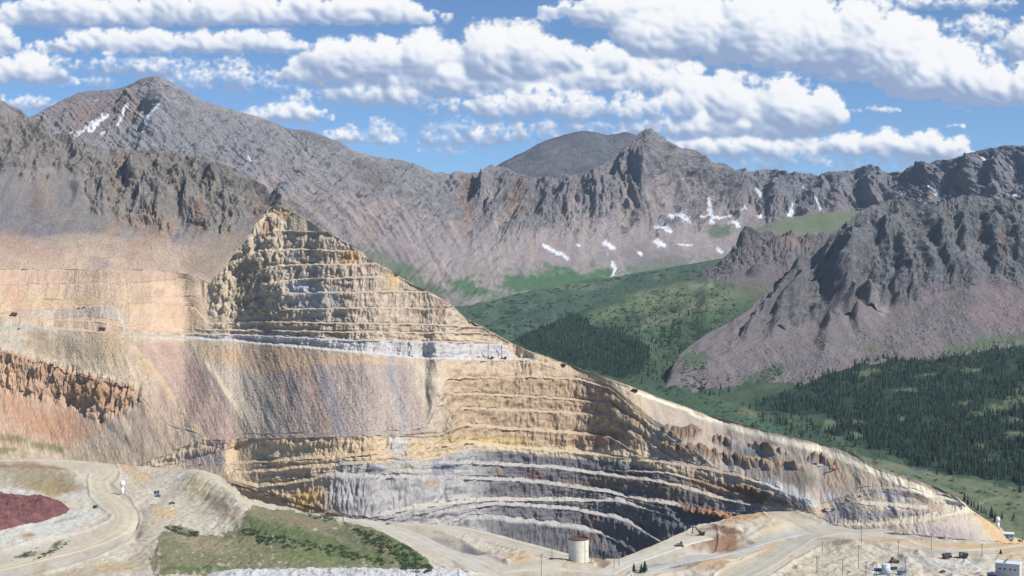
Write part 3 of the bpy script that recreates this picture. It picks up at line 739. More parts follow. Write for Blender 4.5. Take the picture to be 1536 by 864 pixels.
h = h + slope * ss(510, 530, V) * (1.1 * fbm(_q0 / 9, V / 60, 3, 793) + .8 * (ridged(_q0 / 22, V / 120, 2, 794) - .6))
h = h + slope * 1.5 * fbm(X / 90, Z / 110, 3, 791)
_dv = np.abs(np.concatenate([V[4:], np.repeat(V[-1:], 4, 0)]) - np.concatenate([np.repeat(V[:1], 4, 0), V[:-4]]))
h = h * ss(.4, 2.2, _dv)
h = np.where(isback, h * .2, h)
# undulating rubble on the weathered upper right wall
outc = np.zeros_like(h)
for a, b, ru, rv in ((1022, 652, 30, 10), (1015, 672, 30, 8), (1060, 680, 40, 9), (1110, 690, 36, 8), (1140, 694, 20, 6), (1040, 645, 14, 8), (1085, 662, 20, 6), (1150, 672, 30, 4), (1130, 735, 40, 6), (1040, 768, 30, 6), (1075, 775, 30, 5), (1235, 692, 30, 6), (1190, 700, 20, 4)):
    outc = np.maximum(outc, 1 - ss(.5, 1.1, np.hypot((UU - a) / ru, (V - b - .24 * (UU - a)) / rv) + .5 * fbm(UU / 9, V / 9, 2, 751)))
h = h + outc * (5 + 10 * (ridged(X / 12, Z / 30, 3, 752) - .5))
X2 = X + nx * h; Y2 = Y + ny * h; Z2 = Z + nz * h

P = Paint(UU, V, A(204, 180, 152))
# fine strata and streaks
streak = fbm(X / 22 + Z / 90, Z / 110 + Y / 400, 4, 761)
brown = lerp(A(172, 152, 132), A(214, 194, 172), np.clip(.5 + 1.1 * P.n2, 0, 1)[..., None])
tancol = lerp(A(196, 172, 142), A(220, 200, 172), np.clip(.5 + .9 * P.n2, 0, 1)[..., None])
P.c[:] = tancol
P.mix(ss(0, .5, streak) * slope * .5, A(214, 192, 164)); P.mix(ss(0, .5, -streak) * slope * .5, A(182, 160, 138))
# upper left terraces
P.poly([(-200, 395), (330, 395), (312, 445), (300, 500), (200, 500), (-200, 488)], A(218, 188, 158), .9, 10)
P.blob(60, 415, 130, 10, A(216, 178, 156), .7); P.blob(240, 410, 90, 14, A(186, 158, 138), .7); P.blob(285, 425, 30, 10, A(184, 166, 136), .8)
P.blob(90, 450, 120, 14, A(226, 192, 150), .6, 0, .8); P.blob(20, 440, 30, 16, A(216, 172, 140), .6, 70); P.blob(205, 458, 26, 10, A(222, 192, 150), .7, 0, .9); P.blob(265, 470, 40, 16, A(214, 178, 148), .7)
P.blob(215, 445, 20, 14, A(192, 158, 136), .6, -40); P.blob(240, 440, 10, 10, A(196, 150, 128), .5, -40)
P.poly([(20, 470), (60, 468), (165, 459), (170, 463), (185, 478), (150, 477), (60, 476)], A(202, 190, 174), .8, 7); P.poly([(165, 458), (172, 458), (195, 492), (186, 492)], A(222, 212, 196), .7, 2)
P.poly([(-200, 484), (30, 482), (80, 490), (180, 498), (280, 503), (350, 497), (400, 500), (280, 512), (180, 505), (60, 495), (-200, 492)], A(208, 198, 180), .85, 6)
P.poly([(-200, 480), (30, 484), (32, 500), (45, 535), (35, 540), (-200, 520)], A(204, 192, 172), .8, 10)
P.blob(100, 520, 70, 22, A(172, 154, 130), .75, 8, .5); P.blob(60, 510, 20, 22, A(158, 140, 118), .7); P.blob(165, 515, 40, 20, A(206, 178, 142), .8, 40)
P.blob(140, 498, 60, 5, A(214, 180, 146), .7)
# cut cliff on the left
P.poly([(-200, 505), (0, 524), (30, 534), (75, 548), (130, 562), (198, 578), (214, 596), (192, 620), (150, 640), (110, 675), (-200, 660)], A(204, 168, 140), .95, 4)
cliff = (1 - ss(198, 210, UU)) * ss(-8, 0, V - np.interp(UU, [-200, 0, 75, 130, 195, 208], [505, 528, 551, 567, 581, 593])) * (1 - ss(-4, 4, V - np.interp(UU, [-200, 0, 60, 100, 150, 188, 205], [566, 580, 592, 602, 624, 612, 600])))
P.mix(cliff * np.clip(.45 + .9 * P.n2, 0, 1), A(172, 138, 110)); P.blob(140, 590, 50, 18, A(186, 144, 100), .5, 20); P.blob(15, 560, 18, 26, A(222, 182, 142), .8)
P.blob(90, 640, 40, 30, A(190, 134, 104), .6, 30); P.blob(40, 620, 60, 20, A(204, 152, 118), .6, 30); P.blob(150, 645, 40, 10, A(188, 156, 130), .6, -50)
# dumps
P.poly([(270, 515), (410, 530), (520, 540), (640, 560), (700, 665), (560, 662), (480, 655), (400, 668), (330, 690), (200, 695), (110, 680), (160, 640), (210, 600), (230, 560)], A(200, 179, 157), .8, 10)
P.blob(255, 600, 46, 44, A(190, 163, 145), .8, 35, .6); P.blob(330, 640, 60, 30, A(188, 160, 143), .8, 40, .6); P.blob(225, 640, 50, 40, A(188, 164, 140), .8, 30, .6)
P.blob(250, 530, 50, 16, A(206, 178, 148), .7, 20, .6); P.blob(235, 560, 40, 12, A(212, 178, 140), .8, 20); P.blob(300, 540, 40, 14, A(214, 190, 160), .7, 20)
P.poly([(290, 525), (320, 560), (345, 600), (395, 655), (420, 640), (370, 580), (400, 560), (350, 530)], A(214, 194, 168), .8, 6)
P.blob(380, 600, 40, 40, A(200, 182, 160), .7, 40); P.blob(440, 590, 24, 50, A(188, 160, 146), .8, -10, .5); P.blob(480, 610, 40, 50, A(168, 152, 150), .85, -10, .5)
P.blob(540, 600, 36, 56, A(178, 158, 148), .8, -10, .5); P.blob(600, 600, 20, 60, A(172, 166, 160), .8, -8, .4); P.blob(625, 580, 12, 60, A(214, 196, 166), .8, -10, .5); P.blob(660, 630, 26, 40, A(206, 190, 166), .8, -35, .6)
P.blob(590, 560, 6, 60, A(164, 160, 158), .7, -6, .4); P.blob(460, 570, 14, 40, A(194, 148, 128), .5, -14)
sp = (ss(-.1, .2, P.n1) * .5 + .5) * ss(.1, .5, pn(UU / 2.2, V / 2.2, 771)) * ss(395, 430, UU) * (1 - ss(640, 670, UU)) * ss(535, 550, V) * (1 - ss(648, 662, V))
P.mix(sp * .5, A(126, 120, 122)); P.mix(ss(.1, .5, -pn(UU / 2.4, V / 2.4, 772)) * .3 * ss(395, 430, UU) * (1 - ss(640, 670, UU)) * ss(535, 550, V) * (1 - ss(648, 662, V)), A(210, 186, 176))
P.blob(210, 680, 100, 14, A(196, 174, 146), .8); P.blob(300, 690, 40, 12, A(176, 158, 150), .7); P.blob(350, 690, 50, 10, A(170, 156, 146), .7, -10)
# tipped waste: fans of different rock that slid down to the right from the road above
q = UU.copy()
for _ in range(5):
    q = UU - np.interp(q, [190, 300, 360, 430, 580, 640], [.78, .66, .5, .38, .2, .34]) * (V - 522)
qn = q + 5 * fbm(UU / 30, V / 40, 3, 851) + 4 * fbm(q / 7, V / 26, 4, 852)
QB = [185, 203, 212, 232, 250, 272, 286, 291, 293, 300, 303, 340, 388, 400, 410, 420, 436, 444, 456, 462, 478, 486, 520, 560, 571, 574, 582, 586, 606, 614, 622, 650]
QC = [(206, 180, 146), (212, 186, 148), (188, 158, 146), (192, 164, 146), (184, 150, 140), (186, 158, 144), (178, 160, 144), (180, 164, 146), (224, 208, 178), (224, 208, 178), (202, 184, 162), (200, 186, 168), (198, 178, 158), (190, 164, 150), (168, 158, 158), (180, 156, 146), (182, 156, 144), (188, 152, 130), (184, 156, 142), (158, 152, 156), (162, 154, 158), (180, 162, 152), (180, 164, 154), (182, 164, 152), (176, 160, 150), (162, 160, 160), (160, 159, 161), (178, 160, 152), (178, 160, 152), (204, 188, 166), (216, 202, 178), (214, 198, 172)]
qa = np.array([A(*c_) for c_ in QC])
fan = np.stack([np.interp(qn, QB, qa[:, i_]) for i_ in range(3)], -1).astype(f32)
wf = ss(508, 520, V - .085 * np.maximum(UU - 280, 0) + 3 * P.n2) * (1 - ss(-5, 5, V - np.interp(UU, [150, 215, 300, 380, 420, 560, 690], [640, 690, 682, 668, 656, 655, 663]) + 3 * P.n2)) * ss(190, 204, q + 4 * P.n2) * (1 - ss(640, 655, q))
P.c += (fan - P.c) * (wf * slope * .88)[..., None]
fs = fbm(q / 4.5, V / 50, 4, 853, .6)
P.mix(wf * ss(.05, .5, fs) * .35, A(214, 196, 172)); P.mix(wf * ss(.05, .5, -fs) * .35, A(152, 132, 122))
spk = fbm(UU / 2.1, V / 1.9, 2, 854); blk = wf * ss(396, 412, q) * (1 - ss(600, 616, q)) * (.35 + .65 * ss(560, 640, V))
P.mix(blk * ss(.08, .4, spk) * .7, A(118, 110, 114)); P.mix(blk * ss(.12, .45, -spk) * .5, A(206, 186, 176))
rust = (1 - ss(548, 566, V + 8 * P.n2)) * ss(516, 526, V) * ss(372, 384, UU) * (1 - ss(480, 500, UU))
P.mix(rust * ss(-.2, .3, P.n2) * .8, A(204, 164, 134)); P.mix(ss(-.1, .3, P.n2) * ss(300, 310, UU) * (1 - ss(366, 380, UU)) * ss(524, 530, V) * (1 - ss(540, 556, V)) * .7, A(212, 172, 132))
P.blob(330, 690, 46, 9, A(160, 152, 156), .8, 6, .9); P.blob(365, 672, 22, 16, A(208, 178, 144), .7, 0, .9); P.blob(215, 655, 26, 26, A(170, 152, 136), .6, 30, .9)
# band of orange and red below the road, white road band
P.poly([(300, 518), (420, 524), (520, 533), (620, 548), (560, 545), (470, 548), (400, 560), (300, 540)], A(214, 180, 142), .7, 8); P.blob(345, 532, 20, 8, A(210, 170, 132), .6); P.blob(395, 540, 14, 14, A(200, 166, 136), .6)
P.poly([(280, 503), (420, 500), (520, 508), (760, 516), (768, 538), (690, 540), (620, 538), (500, 526), (400, 515)], A(206, 202, 200), .8, 3)
P.mix(ss(.0, .5, P.n2) * .7 * ss(560, 590, UU) * (1 - ss(740, 770, UU)) * ss(514, 518, V) * (1 - ss(534, 538, V)), A(150, 152, 162))
_f1 = fbm(UU / 5, V / 3.6, 4, 795, .65); _f2 = fbm(UU / 18 + V / 30, V / 22, 4, 796, .6)
P.mix(ss(.05, .5, _f1) * .38 * slope, A(160, 138, 116)); P.mix(ss(.08, .5, -_f1) * .34 * slope, A(224, 206, 182)); P.mix(ss(.1, .5, _f2) * .4 * slope, A(178, 154, 132)); P.mix(ss(.1, .5, -_f2) * .35 * slope, A(218, 196, 168))
# upper benches
up = ss(300, 320, UU) * (1 - ss(498, 506, V))
P.c += (brown - P.c) * (up * face * .95)[..., None]
P.mix(up * (1 - face) * .5, A(214, 196, 168))
P.blob(470, 445, 46, 26, A(196, 188, 180), .8, 20, .9); P.blob(450, 430, 12, 12, A(206, 204, 208), .7); P.blob(525, 385, 20, 10, A(206, 158, 96), .7); P.blob(400, 470, 24, 22, A(190, 172, 146), .9)
P.blob(425, 320, 26, 14, A(212, 180, 136), .8); P.blob(340, 440, 24, 40, A(206, 186, 152), .6, 30, .8); P.blob(375, 420, 24, 40, A(160, 138, 108), .6, 30, .9); P.blob(590, 420, 14, 20, A(214, 184, 132), .7); P.blob(400, 345, 10, 20, A(150, 110, 84), .6, 30)
P.blob(660, 460, 10, 14, A(132, 100, 76), .5)
# lower benches under the road
low = ss(650, 690, UU) * (1 - ss(968, 985, UU)) * ss(545, 552, V) * (1 - ss(668, 674, V))
brown2 = lerp(A(158, 134, 108), A(204, 178, 148), np.clip(.5 + 1.1 * P.n2, 0, 1)[..., None])
P.c += (brown2 - P.c) * (low * np.clip(face * 1.2, 0, 1) * .95)[..., None]
P.mix(low * (1 - face) * .6, A(208, 186, 154)); P.blob(720, 660, 80, 8, A(206, 180, 122), .7, 4); P.blob(910, 655, 40, 12, A(136, 104, 88), .5)
P.blob(760, 556, 120, 10, A(212, 188, 158), .7, 4)
# yellow rock
P.poly([(340, 668), (390, 656), (480, 658), (590, 655), (700, 668), (700, 676), (640, 690), (490, 712), (490, 775), (420, 752), (330, 722)], A(216, 190, 154), .9, 8)
P.mix(ss(.1, .5, P.n2) * ss(330, 350, UU) * (1 - ss(640, 720, UU)) * ss(655, 662, V) * face * .8, A(178, 144, 104)); P.blob(600, 668, 20, 12, A(204, 198, 190), .9, 0, .8); P.blob(605, 690, 16, 8, A(180, 174, 166), .8)
P.blob(460, 750, 26, 22, A(222, 180, 118), .8); P.blob(400, 725, 30, 20, A(222, 202, 166), .7); P.blob(500, 660, 14, 12, A(178, 150, 124), .6)
# grey pit rock
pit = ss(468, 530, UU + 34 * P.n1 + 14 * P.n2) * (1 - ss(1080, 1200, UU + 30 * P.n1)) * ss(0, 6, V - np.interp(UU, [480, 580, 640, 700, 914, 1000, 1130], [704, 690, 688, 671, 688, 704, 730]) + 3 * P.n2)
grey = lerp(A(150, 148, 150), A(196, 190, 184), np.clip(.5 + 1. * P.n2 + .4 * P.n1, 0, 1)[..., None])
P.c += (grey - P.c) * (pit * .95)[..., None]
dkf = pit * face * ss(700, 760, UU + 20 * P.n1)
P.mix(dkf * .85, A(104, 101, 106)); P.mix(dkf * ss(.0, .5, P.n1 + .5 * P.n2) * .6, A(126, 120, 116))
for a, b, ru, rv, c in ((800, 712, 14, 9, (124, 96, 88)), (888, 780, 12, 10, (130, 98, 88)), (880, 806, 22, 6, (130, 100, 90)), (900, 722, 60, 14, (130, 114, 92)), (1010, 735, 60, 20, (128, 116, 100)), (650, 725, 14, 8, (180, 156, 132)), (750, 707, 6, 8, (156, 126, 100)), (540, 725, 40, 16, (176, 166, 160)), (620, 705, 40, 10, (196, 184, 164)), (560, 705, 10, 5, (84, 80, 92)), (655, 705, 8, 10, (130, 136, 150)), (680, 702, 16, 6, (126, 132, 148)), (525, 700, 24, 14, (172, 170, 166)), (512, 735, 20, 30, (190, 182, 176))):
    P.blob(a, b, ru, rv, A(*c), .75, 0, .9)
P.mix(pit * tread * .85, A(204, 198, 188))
P.mix(tread * ss(930, 960, UU) * (1 - ss(1180, 1220, UU)) * ss(680, 690, V - .1 * (UU - 930)) * .7, A(206, 188, 160))
for pts in ([(555, 779), (600, 769), (640, 763), (700, 755), (746, 751), (929, 752), (1005, 757), (1005, 752), (932, 746), (746, 745), (690, 748), (620, 757), (548, 775)],):
    P.poly(pts, A(206, 198, 184), .85, 2)
P.poly([(690, 660), (720, 662), (914, 682), (912, 688), (790, 676), (690, 668)], A(216, 196, 162), .9, 1.5)
P.mix((1 - ss(.3, .7, np.abs(V - np.interp(UU, [270, 400, 500, 620, 720, 800], [507, 516, 526, 538, 541, 540]) + 2.2) / 3.4)) * ss(250, 290, UU) * (1 - ss(790, 810, UU)), A(216, 212, 204))
# weathered upper right wall
rw = ss(960, 990, UU + 12 * P.n1) * (1 - ss(1380, 1440, UU)) * (1 - ss(-4, 4, V - np.interp(UU, [950, 1131, 1230, 1290, 1400], [688, 722, 752, 738, 750])))
P.mix(rw * .85, A(182, 166, 150)); P.mix(rw * ss(.05, .5, streak) * .6, A(196, 184, 170)); P.mix(rw * ss(.05, .5, -streak) * .6, A(160, 150, 148))
P.mix(rw * ss(0, .4, fbm((UU - .5 * V) / 10, V / 90, 3, 781)) * .5, A(166, 160, 158))
P.mix(outc * .9, lerp(A(132, 104, 84), A(160, 132, 104), np.clip(.5 + P.n2, 0, 1)[..., None]) * 1.0 if False else A(142, 116, 94))
for a, b, ru, rv, c, g in ((1120, 680, 30, 8, (132, 134, 138), 14), (1160, 695, 40, 8, (176, 150, 118), 6), (1200, 717, 46, 16, (134, 126, 112), 14), (1255, 720, 26, 18, (206, 178, 146), -30), (1300, 715, 20, 18, (186, 168, 146), -40), (1282, 695, 24, 8, (150, 142, 136), 30), (1100, 740, 60, 8, (168, 138, 104), 14), (1060, 722, 60, 8, (160, 128, 98), 14), (1050, 715, 50, 4, (184, 166, 140), 14), (1130, 745, 30, 10, (152, 116, 86), 20), (1170, 752, 26, 6, (134, 104, 84), 14), (1245, 745, 14, 8, (206, 200, 196), 0), (1270, 768, 40, 18, (158, 153, 157), 0), (1320, 772, 70, 8, (162, 156, 158), 0), (1340, 742, 46, 8, (188, 184, 184), 6), (1240, 785, 30, 8, (170, 160, 158), 0), (1080, 772, 40, 8, (180, 130, 96), 10), (1040, 765, 24, 7, (146, 116, 94), 10), (1060, 752, 40, 5, (160, 150, 140), 10)):
    P.blob(a, b, ru, rv, A(*c), .85, g, .6)
P.poly([(1290, 751), (1340, 752), (1392, 758), (1390, 764), (1340, 764), (1290, 758)], A(220, 210, 192), .9, 1.5)
P.poly([(1128, 721), (1148, 718), (1178, 727), (1204, 737), (1230, 757), (1222, 762), (1196, 750), (1160, 735), (1135, 727)], A(212, 208, 200), .95, 2)
P.poly([(1345, 738), (1372, 739), (1392, 748), (1394, 757), (1386, 756), (1376, 749), (1352, 744)], A(124, 110, 96), .8, 2, 2)
# ridge road and loop
P.mix((1 - ss(.5, 1., np.abs(V - np.interp(UU, [860, 1000, 1061, 1122, 1183, 1229, 1260, 1300, 1340, 1380, 1410, 1440], [556, 605, 628, 646, 663, 675, 686, 702, 718, 735, 748, 762])) / np.interp(UU, [860, 1000, 1200, 1300, 1440], [2.2, 3.4, 6, 7, 9]))) * ss(900, 980, UU), A(236, 224, 196))
P.poly([(1236, 797), (1300, 792), (1352, 787), (1402, 780), (1440, 770), (1450, 758), (1440, 748), (1415, 738), (1400, 742), (1418, 752), (1412, 764), (1385, 772), (1330, 782), (1236, 788)], A(226, 214, 188), .95, 1.5)
P.mix((1 - ss(.4, 1., np.abs(V - np.interp(UU, [1000, 1122, 1229, 1282, 1312, 1358, 1404, 1431, 1447], [609, 640, 667, 683, 702, 717, 733, 746, 758]) - 1.) / 2.)) * .6 * ss(985, 1010, UU) * (1 - ss(1445, 1455, UU)), A(150, 124, 100))
P.poly([(1240, 794), (1300, 794), (1400, 784), (1445, 768), (1500, 815), (1440, 816), (1300, 806)], A(204, 188, 172), .9, 4)
P.blob(1430, 800, 50, 14, A(178, 164, 166), .8, 10, .7); P.blob(1330, 803, 50, 6, A(200, 182, 172), .6, 0, .7); P.blob(1470, 795, 12, 30, A(206, 196, 176), .7, -50); P.blob(1400, 814, 120, 5, A(222, 186, 138), .8, 2)
P.poly([(1462, 766), (1482, 780), (1502, 800), (1530, 812), (1700, 822), (1700, 840), (1510, 830), (1480, 800)], A(216, 182, 138), .9, 3)
# turf on the old slope at the left
for a, b, ru, rv in ((20, 658, 30, 8), (55, 668, 24, 7), (5, 675, 40, 8), (85, 674, 16, 6)):
    P.blob(a, b, ru, rv, A(134, 130, 92), .8, 10, 1.)
P.poly([(0, 684), (30, 672), (44, 660), (50, 660), (46, 672), (30, 684), (0, 692)], A(204, 184, 152), .8, 2)
P.c *= np.array([1.13, 1.11, 1.09], f32)
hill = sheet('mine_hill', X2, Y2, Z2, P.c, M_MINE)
prop(hill, kind='structure', label='tan and grey open pit mine hill cut into stepped benches and dumps')
SV_HILL = Survey(HU, Y2, Z2, hfront)


# ------------------------------------------------------------------ yard in front of the pit
RIM = [(-200, 686), (200, 695), (330, 718), (372, 750), (440, 764), (500, 776), (540, 781), (604, 784), (650, 787), (700, 792), (776, 811), (853, 832), (880, 838), (930, 838), (975, 820), (1018, 801), (1050, 789), (1100, 777), (1160, 768), (1215, 768), (1240, 786), (1300, 797), (1400, 809), (1480, 813), (1520, 816), (1600, 821), (1720, 828)]
FU = np.arange(-190, 1700, 1.25)
vr = ln(FU, RIM, 2.) + .8 * fbm(FU / 12, FU * 0 + 1, 3, 801)
nr = 330
d0 = np.full(len(FU), float(yard_d(925))); 
tt = np.linspace(0, 1, nr)[:, None]
VV = 925 * (1 - tt) + vr[None] * tt
Yf = yard_d(VV); 
UU = np.broadcast_to(FU[None], Yf.shape); Xf = (UU - CX) * Yf / F


def seg_d(U, V, pts):
    m = np.full(U.shape, 1e9)
    for (x0, y0), (x1, y1) in zip(pts[:-1], pts[1:]):
        dx, dy = x1 - x0, y1 - y0
        t = np.clip(((U - x0) * dx + (V - y0) * dy) / (dx * dx + dy * dy), 0, 1)
        m = np.minimum(m, np.hypot(U - x0 - t * dx, (V - y0 - t * dy)))
    return m


def g2(U, V, a, b, ru, rv, ang=0):
    c, s_ = math.cos(math.radians(ang)), math.sin(math.radians(ang))
    x = ((U - a) * c + (V - b) * s_) / ru; y = (-(U - a) * s_ + (V - b) * c) / rv
    return np.exp(-(x * x + y * y))


ROADS = [  # centre line on the photograph's sight lines, width in metres
    ('haul_road', [(-60, 862), (0, 852), (40, 842), (90, 830), (140, 815), (178, 796), (190, 776), (182, 760), (166, 748), (152, 736), (150, 722), (163, 710), (160, 701), (130, 694), (80, 690), (0, 691), (-60, 691)], 27, 'wide cream haul road curving through the yard on the left'),
    ('haul_road', [(536, 781), (560, 786), (590, 794), (630, 811), (670, 828), (710, 846), (750, 866), (770, 880)], 27, 'pale ramp road descending past the green slope to the tank'),
    ('haul_road', [(598, 786), (650, 789), (700, 794), (740, 803), (776, 813), (815, 823), (853, 834)], 12, 'narrow pale road along the lip of the pit'),
    ('haul_road', [(905, 862), (935, 846), (970, 834), (1000, 823), (1030, 812), (1060, 806)], 22, 'pale ramp road climbing to the brown dig face right of the tank'),
    ('haul_road', [(960, 858), (1000, 850), (1046, 840), (1090, 829), (1122, 820), (1150, 812), (1180, 805), (1215, 799)], 14, 'middle grey haul road below the brown dig face'),
    ('haul_road', [(1090, 876), (1116, 862), (1150, 844), (1185, 822), (1222, 804), (1260, 797), (1300, 797), (1330, 795)], 24, 'widest grey haul road sweeping up to the loop by the grey pile'),
    ('haul_road', [(1236, 801), (1218, 794), (1196, 785), (1176, 776), (1160, 772)], 18, 'short haul road leading back along the pit wall'),
    ('haul_road', [(1300, 803), (1340, 808), (1372, 817), (1410, 823), (1450, 825), (1496, 822), (1540, 817), (1620, 816)], 9, 'thin light access road along the foot of the purple dump'),
    ('haul_road', [(700, 866), (740, 859), (800, 855), (860, 857), (920, 864)], 9, 'cream track in front of the white tank'),
]


_hr = np.random.RandomState(77)
HEAPS = [(_hr.uniform(1060, 1600), _hr.uniform(812, 868), _hr.uniform(5, 12), _hr.uniform(1.6, 3.2), _hr.uniform(1.5, 4.)) for _ in range(46)] + [(_hr.uniform(690, 980), _hr.uniform(838, 868), _hr.uniform(5, 12), _hr.uniform(1.6, 3.), _hr.uniform(1., 3.)) for _ in range(18)] + [(_hr.uniform(0, 330), _hr.uniform(715, 860), _hr.uniform(4, 9), _hr.uniform(1.6, 3.), _hr.uniform(.8, 2.4)) for _ in range(26)]


def relief(U, V, X, Y):
    z = 2.8 * fbm(X / 55, Y / 80, 4, 811) + 1.0 * fbm(X / 12, Y / 16, 3, 812)
    rd = np.full(U.shape, 1e9)
    for _, pts, w, _l in ROADS:
        wpx = w * (V - HV) / (CAMZ - YARD)
        rd = np.minimum(rd, seg_d(U, V, pts) - wpx * .42)
    rough = ss(1, 8, rd)
    z = z * (.15 + .85 * rough)
    z = z + rough * 2.0 * (ridged(X / 16, Y / 22, 3, 813) - .5)
    z = z + 1.4 * np.exp(-((rd - 5) / 2.2) ** 2)                     # windrows beside the roads
    # mounds
    z = z + 16 * g2(U, V, 318, 742, 46, 20, 38) + 7 * g2(U, V, 285, 735, 26, 16) + 9 * g2(U, V, 355, 770, 30, 16, 40)
    z = z + 9 * g2(U, V, 40, 712, 60, 12) + 6 * g2(U, V, 90, 722, 30, 10) + 5 * g2(U, V, 40, 815, 50, 10, -10) - 5 * g2(U, V, 205, 792, 10, 22, 20)
    z = z + 5 * g2(U, V, 250, 830, 30, 20) + 14 * g2(U, V, 420, 800, 90, 22, 12) + 9 * g2(U, V, 560, 815, 60, 16, 22) + 4 * g2(U, V, 470, 850, 120, 14, 4)
    z = z + 8 * g2(U, V, 1130, 785, 44, 10, -6) - 9 * g2(U, V, 1080, 818, 40, 8, -8) + 5 * g2(U, V, 1085, 796, 26, 7, 0) + 5 * g2(U, V, 1150, 795, 40, 7, -8) + 5 * g2(U, V, 1060, 850, 40, 6, -3)
    z = z + 4 * g2(U, V, 830, 850, 40, 5) + 5 * g2(U, V, 770, 838, 36, 6, 10) + 4 * g2(U, V, 690, 812, 40, 8, 16) - 7 * g2(U, V, 720, 826, 40, 5, 8)
    z = z + 4 * g2(U, V, 1250, 815, 40, 7) + 4 * g2(U, V, 1300, 826, 40, 6, 8) + 3 * g2(U, V, 1390, 842, 50, 4, 6) + 3 * g2(U, V, 1470, 850, 20, 7) + 3 * g2(U, V, 1350, 815, 30, 4) + 4 * g2(U, V, 980, 862, 30, 5)
    z = z + 6 * np.exp(-((V - 866) / 5) ** 2) * ss(300, 360, U) * (1 - ss(690, 740, U)) * (1 + .5 * fbm(X / 12, Y / 12, 3, 815))
    for a, b, ru, rv, hh in HEAPS:
        m = (np.abs(U - a) < 3 * ru) & (np.abs(V - b) < 3 * rv)
        if m.any():
            z = z + np.where(m, hh * np.exp(-((U - a) / ru) ** 2 - ((V - b) / rv) ** 2), 0) * rough
    return z, rd


